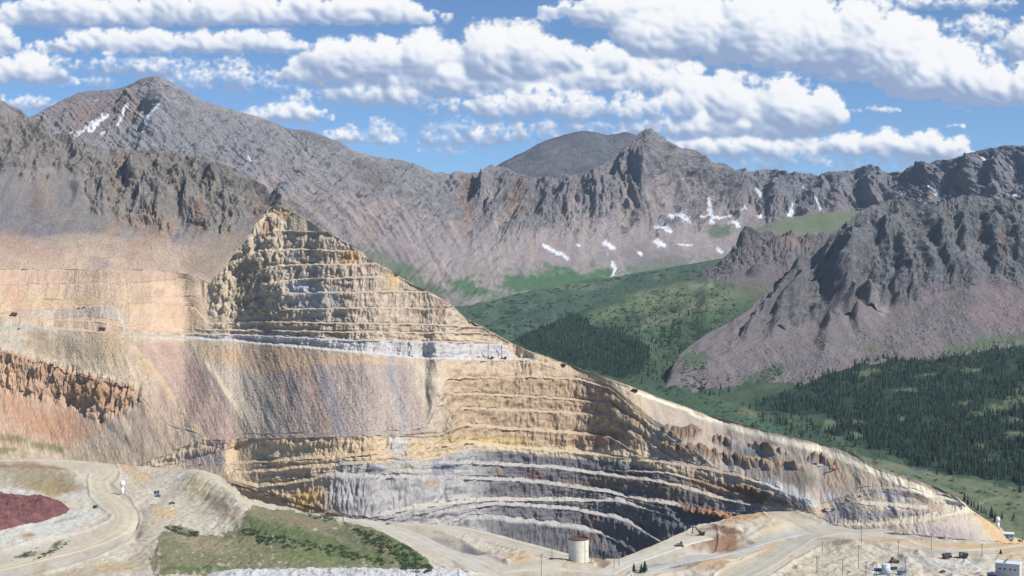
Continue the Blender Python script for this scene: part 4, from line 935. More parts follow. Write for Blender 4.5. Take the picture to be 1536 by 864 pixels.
zz, rd = relief(UU, VV, Xf, Yf)
Zf = YARD + zz
P = Paint(UU, VV, A(216, 202, 178))
P.mix(ss(-.1, .5, P.n1) * .6, A(226, 214, 194)); P.mix(ss(0, .5, -P.n1) * .6, A(196, 176, 150)); P.mix(ss(.1, .5, P.n2) * .35, A(178, 162, 142)); P.mix(ss(.15, .5, -P.n2) * .3, A(232, 224, 210))
P.mix(ss(.2, .5, P.n3) * .5, A(198, 192, 184))
for a, b, ru, rv, c, k, g in (
        (40, 715, 90, 22, (176, 158, 126), .85, 6), (30, 705, 60, 8, (160, 128, 100), .7, 4), (75, 735, 50, 10, (182, 158, 108), .8, 4), (100, 722, 20, 16, (134, 122, 92), .5, 0), (20, 738, 40, 6, (226, 220, 206), .8, 6), (120, 745, 30, 6, (224, 218, 206), .7, 0),
        (60, 795, 90, 24, (224, 222, 210), .8, -14), (20, 810, 60, 20, (228, 220, 204), .8, -14), (42, 808, 12, 9, (190, 146, 104), .8, 10), (120, 775, 40, 14, (218, 216, 202), .8, -30), (100, 780, 30, 2.5, (150, 156, 140), .6, -14),
        (70, 832, 26, 4, (84, 104, 66), .9, -28), (38, 833, 14, 4, (78, 98, 62), .9, -10), (24, 836, 6, 3, (110, 104, 80), .8, 0), (85, 818, 14, 3.5, (80, 100, 64), .9, -30),
        (208, 790, 7, 16, (150, 136, 126), .8, 10), (225, 765, 26, 8, (184, 170, 156), .7, -6), (205, 712, 30, 14, (216, 184, 142), .85, 40), (270, 722, 50, 5, (214, 208, 202), .8, 0), (240, 730, 60, 10, (212, 196, 172), .7, 0), (145, 690, 26, 4, (208, 206, 202), .8, 6),
        (250, 770, 20, 10, (222, 188, 138), .85, 0), (300, 745, 40, 12, (220, 202, 160), .85, 40), (325, 770, 36, 8, (162, 146, 120), .75, 40), (345, 752, 50, 8, (218, 200, 164), .8, 42), (350, 790, 20, 8, (212, 186, 156), .7, 30),
        (235, 800, 20, 30, (206, 190, 160), .6, 0), (290, 815, 50, 14, (206, 188, 156), .8, 10), (300, 805, 16, 6, (224, 214, 196), .8, 0), (130, 858, 80, 8, (192, 172, 142), .7, -6), (175, 850, 40, 8, (206, 180, 132), .6, 0), (220, 845, 30, 14, (190, 176, 150), .7, 0),
        (780, 842, 40, 8, (222, 188, 146), .8, 6), (740, 838, 30, 8, (226, 214, 196), .6, 20), (722, 826, 34, 4, (118, 116, 124), .85, 8), (660, 812, 24, 5, (164, 152, 146), .7, 14), (690, 850, 20, 12, (186, 160, 140), .7, 50), (680, 840, 12, 6, (140, 132, 96), .5, 40),
        (880, 846, 40, 6, (212, 188, 152), .6, 0), (905, 845, 18, 7, (140, 112, 88), .8, 30), (850, 844, 20, 3, (150, 122, 92), .6, 8), (930, 856, 10, 12, (222, 196, 148), .8, 40), (990, 849, 40, 4, (160, 166, 176), .8, -4), (1012, 852, 20, 2.5, (110, 122, 146), .8, 0),
        (1080, 812, 44, 10, (152, 112, 84), .9, -8), (1120, 785, 60, 10, (208, 166, 126), .85, -6), (1165, 795, 26, 6, (214, 190, 150), .7, -6), (1090, 800, 40, 3, (122, 84, 64), .8, 6), (1060, 852, 50, 6, (188, 158, 124), .85, -2), (1150, 825, 26, 7, (218, 188, 146), .7, -30), (1125, 811, 14, 4, (136, 118, 102), .7, 20), (1110, 845, 40, 6, (214, 196, 166), .7, -30),
        (1260, 820, 20, 3, (132, 122, 112), .8, -6), (1240, 840, 50, 14, (206, 196, 166), .7, -10), (1200, 846, 30, 10, (222, 206, 180), .7, 0), (1320, 822, 30, 4, (150, 140, 130), .7, 22), (1345, 815, 24, 4, (196, 178, 166), .7, 0), (1240, 812, 30, 3, (170, 164, 156), .7, 0),
        (1400, 818, 120, 3, (224, 188, 138), .8, 1), (1500, 820, 40, 6, (220, 186, 138), .85, 0), (1520, 833, 24, 6, (220, 186, 146), .8, 0), (1390, 828, 60, 4, (184, 172, 158), .6, 4), (1400, 848, 50, 3.5, (172, 168, 160), .8, 12), (1390, 855, 8, 10, (176, 170, 162), .8, -40), (1350, 838, 26, 3, (176, 172, 160), .7, 0),
        (1440, 850, 70, 8, (222, 218, 208), .7, 6), (1470, 845, 12, 10, (176, 166, 154), .6, 30), (1340, 852, 40, 10, (214, 206, 196), .6, 0)):
    P.blob(a, b, ru, rv, A(*c), k, g, .7)
# turf slope
HILLG = [(225, 842), (246, 796), (275, 800), (330, 806), (360, 800), (372, 783), (388, 764), (440, 768), (500, 786), (560, 800), (612, 822), (640, 842), (652, 858), (560, 864), (350, 864), (230, 864)]
turf = inside(UU + 8 * P.n1 + 4 * P.n2, VV + 6 * P.n2, HILLG).astype(f32) * (1 - .8 * ss(.22, .42, P.n2 + .4 * P.n3))
P.mix(turf, A(140, 136, 102)); P.mix(turf * ss(0, .4, P.n1) * .7, A(146, 138, 104)); P.mix(turf * ss(.1, .5, P.n2) * .5, A(104, 116, 76))
P.blob(440, 790, 60, 10, A(158, 136, 112), .8, 14, .8); P.blob(400, 775, 40, 8, A(146, 132, 100), .7, 20, .9); P.blob(300, 815, 60, 12, A(176, 160, 130), .7, 12, .9); P.blob(480, 840, 110, 14, A(124, 134, 84), .8, 4, .7); P.blob(300, 855, 60, 5, A(96, 120, 62), .7); P.blob(520, 815, 40, 8, A(112, 116, 92), .7, 16); P.blob(420, 808, 80, 6, A(120, 130, 84), .6, 10)
SHRUB = [[(388, 805), (430, 808), (500, 818), (560, 832), (590, 848), (560, 846), (520, 838), (470, 826), (420, 818), (380, 812)], [(530, 792), (560, 796), (610, 822), (640, 842), (650, 858), (640, 862), (605, 858), (590, 836), (560, 822), (540, 806)], [(246, 790), (268, 790), (300, 800), (296, 806), (262, 800)], [(360, 792), (380, 794), (412, 806), (408, 812), (378, 806)], [(450, 766), (490, 776), (512, 780), (500, 784), (470, 778)], [(505, 826), (540, 838), (540, 843), (510, 834)], [(588, 826), (612, 836), (640, 856), (625, 862), (600, 850)]]
for q in SHRUB:
    P.poly(q, A(104, 118, 74), .7, 9)
P.poly([(320, 860), (360, 858), (480, 861), (560, 862), (640, 857), (700, 862), (740, 880), (740, 930), (300, 930)], A(214, 210, 206), .95, 2)
yard = sheet('mine_yard_ground', *(np.concatenate([a, b], 0) for a, b in (
    (Xf, np.array([(FU - CX) * (Yf[-1] + q) / F for q in (8, 26, 60)])), (Yf, np.array([Yf[-1] + q for q in (8, 26, 60)])), (Zf, np.array([Zf[-1] - q for q in (5, 26, 60)])))),
    np.concatenate([P.c, np.repeat(P.c[-1:], 3, 0) * np.array([.8, .78, .76], f32)], 0), M_YARD)
prop(yard, kind='structure', label='pale gravel mine yard ground in front of the pit')
SV_YARD = Survey(FU, Yf, Zf)


def yard_xy(x, y):
    u = CX + x * F / y; v = HV + (CAMZ - YARD) * F / y
    z, _ = relief(np.array([[u]]), np.array([[v]]), np.array([[x]]), np.array([[y]]))
    return YARD + float(z[0, 0])


# ground sheet out to the horizon, below everything
N = 60
gx = np.linspace(-14000, 14000, N); gy = np.linspace(-2000, 26000, N)
GXX, GYY = np.meshgrid(gx, gy)
GZZ = -160 - 200 * ss(3000, 9000, GYY) + 40 * fbm(GXX / 1500, GYY / 1500, 3, 821)
gc = np.empty(GXX.shape + (3,), f32); gc[:] = A(120, 126, 96)
g = sheet('ground', GXX, GYY, GZZ, gc, M_MEADOW, True)
prop(g, kind='structure', label='ground far below and beyond the mountains')

# roads: ribbons lying on the yard
M_ROAD = ground_mat('road_dirt', 1.4, 10., .3, .13)


def ribbon(name, pts, w, label, rgb):
    p = [Vector((q[0], q[1])) for q in pts]
    # resample with a Catmull-Rom curve, on plan
    pl = []
    for q in p:
        d = float(yard_d(q.y)); pl.append(Vector(((q.x - CX) * d / F, d)))
    out = []
    for i in range(len(pl) - 1):
        a, b, c, e = pl[max(i - 1, 0)], pl[i], pl[i + 1], pl[min(i + 2, len(pl) - 1)]
        n = max(3, int((c - b).length / 4))
        for k in range(n):
            t = k / n
            out.append(.5 * ((2 * b) + (c - a) * t + (2 * a - 5 * b + 4 * c - e) * t * t + (3 * b - a - 3 * c + e) * t ** 3))
    out.append(pl[-1])
    nw = 11
    XX, YY, ZZ, CC = [], [], [], []
    o = np.array([[q.x, q.y] for q in out]); tg = np.gradient(o, axis=0); tg /= np.linalg.norm(tg, axis=1)[:, None] + 1e-9
    nrm = np.stack([-tg[:, 1], tg[:, 0]], 1)
    ts = np.linspace(-.5, .5, nw)
    wob = 1 + .12 * fbm(np.arange(len(o)) / 9., np.zeros(len(o)), 3, 831)
    XX = o[:, :1] + nrm[:, :1] * ts[None] * w * wob[:, None]; YY = o[:, 1:] + nrm[:, 1:] * ts[None] * w * wob[:, None]
    u = CX + XX * F / YY; v = HV + (CAMZ - YARD) * F / YY
    z, _ = relief(u, v, XX, YY)
    lift = .45 - 1.6 * np.maximum(0, np.abs(ts) * 2 - .8)[None] / .2 * .5
    ZZ = YARD + z + lift
    C = np.empty(XX.shape + (3,), f32); C[:] = A(*rgb)
    tr = np.abs(np.abs(ts) - .22)[None] + .05 * fbm(XX / 10, YY / 10, 2, 5)
    C *= (1 - .13 * (1 - ss(.03, .10, tr)))[..., None] * (1 + .18 * fbm(XX / 14, YY / 26, 4, 841))[..., None]
    r = sheet(name, XX, YY, ZZ, C, M_ROAD)
    prop(r, kind='structure', label=label)


RC = [(228, 212, 182), (222, 212, 194), (226, 214, 190), (224, 216, 196), (208, 204, 196), (206, 198, 178), (212, 198, 172), (230, 212, 184), (228, 214, 190)]
for (nm, pts, w, lab), c in zip(ROADS, RC):
    ribbon(nm, pts, w, lab, c)


# ------------------------------------------------------------------ trees and shrubs
def conifer_template(seed, tiers=6, pts=9):
    r = np.random.RandomState(seed); v = []; f = []
    for k in range(tiers):
        t = k / tiers
        z0 = .10 + .80 * t - .03; z1 = min(1., z0 + .30 * (1 - .45 * t)); rad = .165 * (1 - t) ** .8 + .02
        b = len(v); off = r.rand() * 6
        for i in range(pts):
            a = off + i * 2 * math.pi / pts + r.uniform(-.2, .2); q = rad * (1.15 if i % 2 else .55) * r.uniform(.75, 1.2)
            v.append((q * math.cos(a), q * math.sin(a), z0 + r.uniform(-.035, .03)))
        v.append((r.uniform(-.01, .01), r.uniform(-.01, .01), z1))
        f += [(b + i, b + (i + 1) % pts, b + pts) for i in range(pts)]
    nc = len(f); b = len(v)
    for z, q in ((-.06, .022), (.5, .012)):
        for i in range(4):
            v.append((q * math.cos(i * 1.571), q * math.sin(i * 1.571), z))
    for i in range(4):
        f += [(b + i, b + (i + 1) % 4, b + 4 + (i + 1) % 4), (b + i, b + 4 + (i + 1) % 4, b + 4 + i)]
    return np.array(v, f32), np.array(f, np.int32), nc


def shrub_template(seed, n=26):
    r = np.random.RandomState(seed); v = []; f = []
    for i in range(n):
        a = r.rand() * 6.283; e = r.rand() ** .7; q = .5 * math.sqrt(max(0, 1 - e * e)) * r.uniform(.5, 1.)
        c = np.array((q * math.cos(a), q * math.sin(a), .62 * e * r.uniform(.7, 1.) + .03))
        b = len(v)
        for k in range(3):
            v.append(tuple(c + r.normal(0, .17, 3)))
        f.append((b, b + 1, b + 2))
    return np.array(v, f32), np.array(f, np.int32), len(f)


def leaf_mat(name, rgb, var=.35):
    m, nt, b = new_mat(name); N, L = nt.nodes, nt.links
    oi = N.new('ShaderNodeObjectInfo'); tc = N.new('ShaderNodeTexCoord'); ge = N.new('ShaderNodeNewGeometry')
    n = N.new('ShaderNodeTexNoise'); n.inputs['Scale'].default_value = .09; n.inputs['Detail'].default_value = 4
    L.new(ge.outputs['Position'], n.inputs['Vector'])
    ad = N.new('ShaderNodeMath'); ad.operation = 'MULTIPLY_ADD'; L.new(oi.outputs['Random'], ad.inputs[0]); ad.inputs[1].default_value = .3; L.new(n.outputs['Fac'], ad.inputs[2])
    mr = N.new('ShaderNodeMapRange'); mr.inputs['From Min'].default_value = .35; mr.inputs['From Max'].default_value = .95; mr.inputs['To Min'].default_value = 1 - var; mr.inputs['To Max'].default_value = 1 + var
    L.new(ad.outputs[0], mr.inputs['Value'])
    v = N.new('ShaderNodeVectorMath'); v.operation = 'SCALE'; v.inputs[0].default_value = rgb
    L.new(mr.outputs[0], v.inputs['Scale']); L.new(v.outputs[0], b.inputs['Base Color'])
    b.inputs['Roughness'].default_value = .85; b.inputs['Specular IOR Level'].default_value = .2
    return m


M_CON = leaf_mat('conifer_needles', (.014, .034, .026)); M_BARK = plain('conifer_bark', (.09, .065, .05), .9)
M_WIL = leaf_mat('willow_leaves', (.058, .086, .038)); M_WIL2 = leaf_mat('valley_willow_leaves', (.05, .092, .05))
TPL = [conifer_template(i) for i in range(5)]
STPL = [shrub_template(i) for i in range(5)]


def raw_mesh(name, v, f, mats, nc=None):
    me = bpy.data.meshes.new(name); n = len(f)
    me.vertices.add(len(v)); me.vertices.foreach_set('co', np.ascontiguousarray(v, f32).ravel())
    me.loops.add(n * 3); me.loops.foreach_set('vertex_index', np.ascontiguousarray(f, np.int32).ravel())
    me.polygons.add(n); me.polygons.foreach_set('loop_start', np.arange(0, n * 3, 3, dtype=np.int32))
    for m in mats:
        me.materials.append(m)
    if nc is not None:
        mi = np.zeros(n, np.int32); mi[nc:] = 1; me.polygons.foreach_set('material_index', mi)
    me.update()
    return me


def mass(name, tpls, places, mat, label):
    """one mesh of many plants: places = (x, y, z, height, width factor, angle)"""
    vs, fs = [], []; base = 0
    for i, (x, y, z, h, w, a) in enumerate(places):
        v, f, _ = tpls[i % len(tpls)]
        c, s = math.cos(a), math.sin(a)
        q = np.stack([(v[:, 0] * c - v[:, 1] * s) * h * w + x, (v[:, 0] * s + v[:, 1] * c) * h * w + y, v[:, 2] * h + z], 1)
        vs.append(q); fs.append(f + base); base += len(v)
    me = raw_mesh(name, np.concatenate(vs), np.concatenate(fs), [mat])
    o = bpy.data.objects.new(name, me); COL.objects.link(o)
    return prop(o, label, kind='stuff')


def scatter(poly, n, sv, dmin, dens=None, rs=RS):
    us = [p[0] for p in poly]; vs = [p[1] for p in poly]; out = []; grid = {}
    for _ in range(n):
        u = rs.uniform(min(us), max(us)); v = rs.uniform(min(vs), max(vs))
        wu = u + 9 * float(pn(u / 24, v / 14, 905)); wv = v + 6 * float(pn(u / 24, v / 14, 906))
        if not inside(np.array([wu]), np.array([wv]), poly)[0]:
            continue
        if dens is not None and rs.rand() > dens(u, v):
            continue
        key = (int(u / dmin), int(v / (dmin * .7)))
        if key in grid:
            continue
        grid[key] = 1
        p = sv.at(u, v)
        out.append((u, v, p))
    return out


def dens_r(u, v):
    k = 1.
    for a, b, ru, rv in GLADES:
        k = min(k, max(0, math.hypot((u - a) / (ru * 1.1), (v - b) / (rv * 1.2)) - .55) * 1.6)
    return k * (.95 + 1.5 * float(pn(u / 30, v / 13, 911)) + .5 * float(pn(u / 9, v / 5, 912)))


trees = [(u, v, p, 'r') for u, v, p in scatter(FOREST_R, 24000, SV_VAL, 2.7, dens_r)]
trees += [(u, v, p, 'm') for u, v, p in scatter(FOREST_M, 6000, SV_VAL, 3.0, lambda u, v: .9 if u < 900 or v > 515 else .5)]
SCAT = [([(880, 480), (940, 478), (1010, 495), (1030, 540), (1000, 570), (960, 575), (950, 520)], 230, .5), ([(1125, 612), (1240, 640), (1260, 665), (1200, 655), (1130, 630)], 160, .5), ([(1040, 545), (1100, 575), (1090, 600), (1030, 590)], 60, .4),
        ([(1260, 664), (1400, 706), (1470, 722), (1536, 735), (1536, 745), (1400, 716), (1260, 672)], 60, .5), ([(900, 455), (1060, 470), (1080, 500), (960, 500)], 60, .4)]
for q, n, k in SCAT:
    trees += [(u, v, p, 's') for u, v, p in scatter(q, n * 3, SV_VAL, 4., lambda u, v: .5)]
ledge = [(1447, 752), (1452, 757), (1457, 760), (1463, 764), (1467, 766), (1472, 769), (1476, 770), (1479, 773), (1487, 776), (1489, 777), (1493, 783), (1503, 778), (1519, 781), (1521, 777), (1461, 761), (1484, 774)]
for u, v in ledge:
    trees.append((u, v, SV_VAL.at(u, v), 'l'))
CR = [raw_mesh('conifer_tree', *TPL[i][:2], [M_CON, M_BARK], TPL[i][2]) for i in range(5)]
trees.sort(key=lambda t: t[2].y / (.75 if t[3] == 'l' else 1))
LABS = {'r': ('dark green conifer standing in the dense forest below the craggy right mountain', 'conifers in the forest below the right mountain'),
        's': ('dark green conifer standing loose on open turf at the forest edge', 'loose conifers at the forest edge'),
        'm': ('small dark conifer in the wedge of forest behind the mine ridge', 'conifers in the wedge of forest behind the mine ridge'),
        'l': ('small conifer in the row just behind the crest of the mine dump', 'conifers in a row behind the mine dump crest')}
single, rest = [], []
for t in trees:
    u = t[0]
    (single if len(single) < 294 and u < 1530 else rest).append(t)
for i, (u, v, p, k) in enumerate(single):
    o = bpy.data.objects.new('conifer_tree', CR[i % 5]); COL.objects.link(o)
    h = (7 + 12 * RS.rand() ** 1.4) * (.62 if k == 'l' else 1.)
    o.location = (p.x, p.y, p.z - .2); o.rotation_euler = (0, 0, RS.rand() * 6.28); w = RS.uniform(.7, 1.15); o.scale = (h * w, h * w, h)
    prop(o, LABS[k][0], 'conifer', LABS[k][1])
mass('conifer_forest', TPL, [(p.x, p.y, p.z - .2, (6 + 12 * RS.rand() ** 1.4) * (.9 if k == 'm' else 1.), RS.uniform(.7, 1.15), RS.rand() * 6.28) for u, v, p, k in rest], M_CON, 'dense dark conifer forest covering the valley sides beyond the mine')

# three firs in the yard near the tank and a bushy one on the right, with trunk and crown of their own
for u, v, h, lab in ((951, 858, 9.5, 'leftmost of the three firs in the yard right of the white tank'), (962, 859, 9., 'middle fir of the three in the yard right of the white tank'), (967.5, 858, 11.5, 'tallest and rightmost of the three firs in the yard'), (1501, 831, 5.5, 'single low fir on the orange bank above the grey building'), (399, 802, 5., 'tiny fir alone on the green turf slope')):
    p = SV_YARD.at(u, v)
    e = bpy.data.objects.new('fir_tree', None); COL.objects.link(e); e.location = p; prop(e, lab, 'fir tree')
    vv, ff, nc = conifer_template(int(u), 8, 11)
    for nm, fa, m in (('crown', ff[:nc], M_CON), ('trunk', ff[nc:], M_BARK)):
        o = bpy.data.objects.new(nm, raw_mesh(nm, vv, fa, [m])); COL.objects.link(o); o.parent = e; o.scale = (h * (1.7 if u == 1501 else 1.25),) * 2 + (h,)

sh = []
for q, n in zip(SHRUB, (650, 1000, 160, 140, 140, 60, 120)):
    sh += [(p.x, p.y, p.z - .1, RS.uniform(1.0, 2.8), RS.uniform(1.2, 2.2), RS.rand() * 6.28) for u, v, p in scatter(q, n * 3, SV_YARD, 1.7, lambda u, v: .55 + 1.3 * float(pn(u / 9, v / 5, 941)))]
for a, b, n in ((70, 832, 60), (38, 833, 24), (90, 820, 20)):
    for _ in range(n):
        u = a + RS.normal(0, 9); v = b - (u - a) * .45 + RS.normal(0, 1.6); p = SV_YARD.at(u, v); sh.append((p.x, p.y, p.z - .1, RS.uniform(1., 2.), 1.6, RS.rand() * 6))
sh += [(p.x, p.y, p.z - .1, RS.uniform(.4, 1.0), 2.2, RS.rand() * 6.28) for u, v, p in scatter(HILLG, 1600, SV_YARD, 3., lambda u, v: .6)]
mass('shrubbery', STPL, sh, M_WIL, 'low green willow scrub growing in bands on the turf slope in front of the pit')
wl = []
for q, n, k in (([(880, 470), (1000, 430), (1090, 430), (1110, 470), (1030, 545), (1030, 600), (950, 580), (900, 560)], 2600, 1.), ([(1030, 595), (1130, 605), (1250, 640), (1320, 690), (1200, 660), (1100, 640)], 1200, 1.), ([(690, 470), (760, 450), (930, 440), (840, 475), (770, 510), (740, 495)], 0, 1.), ([(1200, 660), (1320, 690), (1536, 740), (1536, 770), (1470, 760), (1350, 715)], 500, 1.),
                ([(1310, 545), (1536, 525), (1536, 700), (1400, 660), (1260, 640)], 2200, 1.)):
    wl += [(p.x, p.y, p.z - .2, RS.uniform(2., 4.5), RS.uniform(1.4, 2.6), RS.rand() * 6.28) for u, v, p in scatter(q, n, SV_VAL, 2.5, lambda u, v: .5 + 1.6 * float(pn(u / 22, v / 12, 931)))]
for q, n in (([(1024, 535), (1060, 545), (1060, 590), (1020, 590)], 200), ([(1130, 570), (1170, 545), (1180, 555), (1140, 580)], 200), ([(1080, 585), (1140, 570), (1120, 585), (1075, 592)], 90), ([(1290, 545), (1420, 528), (1530, 505), (1536, 512), (1420, 538), (1290, 552)], 500)):
    wl += [(p.x, p.y, p.z - .2, RS.uniform(2., 4.), RS.uniform(1.4, 2.6), RS.rand() * 6.28) for u, v, p in scatter(q, n, SV_RM, 2.2, lambda u, v: .8)]
wl += [(p.x, p.y, p.z - .3, RS.uniform(2.5, 6.), RS.uniform(1.6, 3.2), RS.rand() * 6.28) for u, v, p in scatter([(690, 462), (760, 446), (850, 424), (940, 414), (1050, 396), (1060, 410), (900, 450), (840, 475), (770, 510), (740, 500)], 3200, SV_VF, 2.4, lambda u, v: .4 + 1.8 * float(pn(u / 26, v / 9, 961)))]
wl += [(p.x, p.y, p.z - .2, RS.uniform(3., 6.), RS.uniform(1.0, 1.8), RS.rand() * 6.28) for u, v, p in scatter([(900, 470), (1000, 440), (1090, 432), (1110, 465), (1030, 530), (960, 500)], 1400, SV_VAL, 2.5, lambda u, v: .3 + 1.9 * float(pn(u / 14, v / 8, 963)))]
mass('willow_shrubbery', STPL, wl, M_WIL2, 'dark willow scrub dotted over the valley turf and the foot of the scree')


# broken rock lying on dumps and scree
def rock_template(seed):
    r = np.random.RandomState(seed)
    v = np.array([(1, 0, 0), (-1, 0, 0), (0, 1, 0), (0, -1, 0), (0, 0, 1), (0, 0, -1)], float) * r.uniform(.35, .65, (6, 1)) + r.normal(0, .1, (6, 3))
    f = np.array([(0, 2, 4), (2, 1, 4), (1, 3, 4), (3, 0, 4), (2, 0, 5), (1, 2, 5), (3, 1, 5), (0, 3, 5)], np.int32)
    return v.astype(f32), f, 8


RTPL = [rock_template(i) for i in range(6)]
rk = []
for q, n, sv, lo, hi in (([(-100, 420), (300, 420), (310, 480), (200, 490), (-100, 470)], 900, SV_HILL, .6, 2.2), ([(40, 500), (200, 505), (400, 520), (400, 660), (250, 690), (110, 675), (210, 600)], 2400, SV_HILL, .6, 2.2), ([(400, 560), (620, 545), (680, 660), (560, 655), (420, 655)], 2600, SV_HILL, .7, 2.2), ([(1000, 640), (1120, 650), (1230, 690), (1220, 740), (1000, 690)], 700, SV_HILL, .7, 2.), ([(1245, 770), (1330, 765), (1400, 770), (1340, 785), (1250, 788)], 500, SV_HILL, .6, 1.6), ([(500, 690), (1000, 700), (980, 790), (560, 770)], 900, SV_HILL, .6, 1.8)):
    rk += [(p.x, p.y, p.z, lo + (hi - lo) * RS.rand() ** 3, RS.uniform(.9, 1.5), RS.rand() * 6.28) for u, v, p in scatter(q, n, sv, 1.2)]
rk += [(p.x, p.y, p.z - .05, .35 + 1.5 * RS.rand() ** 4, RS.uniform(.9, 1.6), RS.rand() * 6.28) for u, v, p in scatter([(0, 700), (330, 725), (500, 780), (860, 836), (1000, 815), (1120, 775), (1536, 818), (1536, 880), (0, 880)], 7000, SV_YARD, 1.5, lambda u, v: .35 + 1.2 * float(pn(u / 20, v / 10, 945)))]
mass('rubble', RTPL, rk, plain('broken_rock', A(172, 158, 150), .9, 0, .3, .2), 'broken rock strewn over the mine dumps and bench faces')
rk = [(p.x, p.y, p.z, 1.5 + 5 * RS.rand() ** 3, RS.uniform(.9, 1.5), RS.rand() * 6.28) for u, v, p in scatter([(1040, 520), (1150, 500), (1300, 495), (1536, 445), (1536, 500), (1300, 530), (1190, 570), (1140, 596), (1040, 590)], 3200, SV_RM, 1.6)]
mass('scree_rubble', RTPL, rk, plain('scree_rock', A(134, 124, 126), .9, 0, .3, .1), 'grey blocks lying on the scree under the craggy right mountain')


# ------------------------------------------------------------------ machines and structures of the mine
def bx(bm, c, s, rz=0., taper=1., shear=0.):
    """box: centre, size; taper narrows the top, shear pushes the top along x"""
    vs = []
    for z in (-.5, .5):
        k = taper if z > 0 else 1.
        for x, y in ((-.5, -.5), (.5, -.5), (.5, .5), (-.5, .5)):
            X_ = x * s[0] * k + (shear if z > 0 else 0); Y_ = y * s[1] * k
            q = Vector((X_ * math.cos(rz) - Y_ * math.sin(rz), X_ * math.sin(rz) + Y_ * math.cos(rz), z * s[2])) + Vector(c)
            vs.append(bm.verts.new(q))
    for f in ((3, 2, 1, 0), (4, 5, 6, 7), (0, 1, 5, 4), (1, 2, 6, 5), (2, 3, 7, 6), (3, 0, 4, 7)):
        bm.faces.new([vs[i] for i in f])


def prism(bm, prof, y0, y1):
    """closed x,z profile pushed from y0 to y1"""
    a = [bm.verts.new((x, y0, z)) for x, z in prof]; b = [bm.verts.new((x, y1, z)) for x, z in prof]; n = len(prof)
    bm.faces.new(a); bm.faces.new(b[::-1])
    for i in range(n):
        bm.faces.new((a[i], b[i], b[(i + 1) % n], a[(i + 1) % n]))


def cyl(bm, p0, p1, r0, r1=None, n=12, cap=True):
    p0, p1 = Vector(p0), Vector(p1); r1 = r0 if r1 is None else r1
    ax = (p1 - p0).normalized(); t = ax.orthogonal().normalized(); b_ = ax.cross(t)
    A_, B_ = [], []
    for i in range(n):
        a = 2 * math.pi * i / n; o = t * math.cos(a) + b_ * math.sin(a)
        A_.append(bm.verts.new(p0 + o * r0)); B_.append(bm.verts.new(p1 + o * r1))
    for i in range(n):
        bm.faces.new((A_[i], A_[(i + 1) % n], B_[(i + 1) % n], B_[i]))
    if cap:
        bm.faces.new(A_[::-1]); bm.faces.new(B_)


def part(name, fn, mat, parent=None, bevel=0., smooth=False):
    bm = bmesh.new(); fn(bm)
    bmesh.ops.recalc_face_normals(bm, faces=bm.faces)
    if bevel:
        bmesh.ops.bevel(bm, geom=list(bm.edges), offset=bevel, segments=1, affect='EDGES')
    me = bpy.data.meshes.new(name); bm.to_mesh(me); bm.free(); me.materials.append(mat)
    if smooth:
        me.polygons.foreach_set('use_smooth', [len(p.vertices) == 4 for p in me.polygons])
    o = bpy.data.objects.new(name, me); COL.objects.link(o)
    if parent:
        o.parent = parent
    return o


def thing(name, label, cat, group=None):
    e = bpy.data.objects.new(name, None); COL.objects.link(e); e.empty_display_size = 1
    return prop(e, label, cat, group)


def dup(o, parent=None):
    c = o.copy(); COL.objects.link(c); c.parent = parent
    for ch in o.children:
        dup(ch, c)
    return c


def place(o, p, rz, s=1.):
    o.location = p; o.rotation_euler = (0, 0, math.radians(rz)); o.scale = (s, s, s)
    return o


M_TYRE = plain('tyre_rubber', (.03, .03, .033), .9); M_STEEL = plain('grey_steel', (.2, .2, .21), .6); M_DARK = plain('dark_machine_paint', (.055, .05, .06), .6); M_GLASS = plain('cab_glass', (.03, .04, .05), .15)
M_DUST = plain('dusty_machine_paint', (.17, .12, .07), .8); M_WHITE = plain('white_paint', (.74, .74, .72), .55, 0, .06); M_BLUE = plain('blue_paint', (.05, .12, .3), .5); M_NAVY = plain('navy_cladding', (.05, .06, .14), .6); M_RED = plain('red_paint', (.42, .06, .05), .55); M_ORANGE = plain('orange_red_paint', (.5, .12, .07), .6)
M_CLAD = plain('pale_cladding', (.50, .52, .52), .6, 0, .06, .2); M_ROOFG = plain('light_grey_roofing', (.58, .6, .63), .5, 0, .06, .2); M_TANK = plain('cream_tank_paint', (.62, .59, .51), .6, 0, .12, .12); M_RUST = plain('rusty_steel', (.11, .05, .035), .9, 0, .4, .25); M_WOOD = plain('weathered_pole_wood', (.10, .08, .065), .9); M_TEAL = plain('pale_teal_cladding', (.33, .44, .46), .6); M_SILO = plain('blue_grey_silo_paint', (.42, .47, .55), .5); M_MAROON = plain('maroon_machine_paint', (.12, .05, .07), .7)


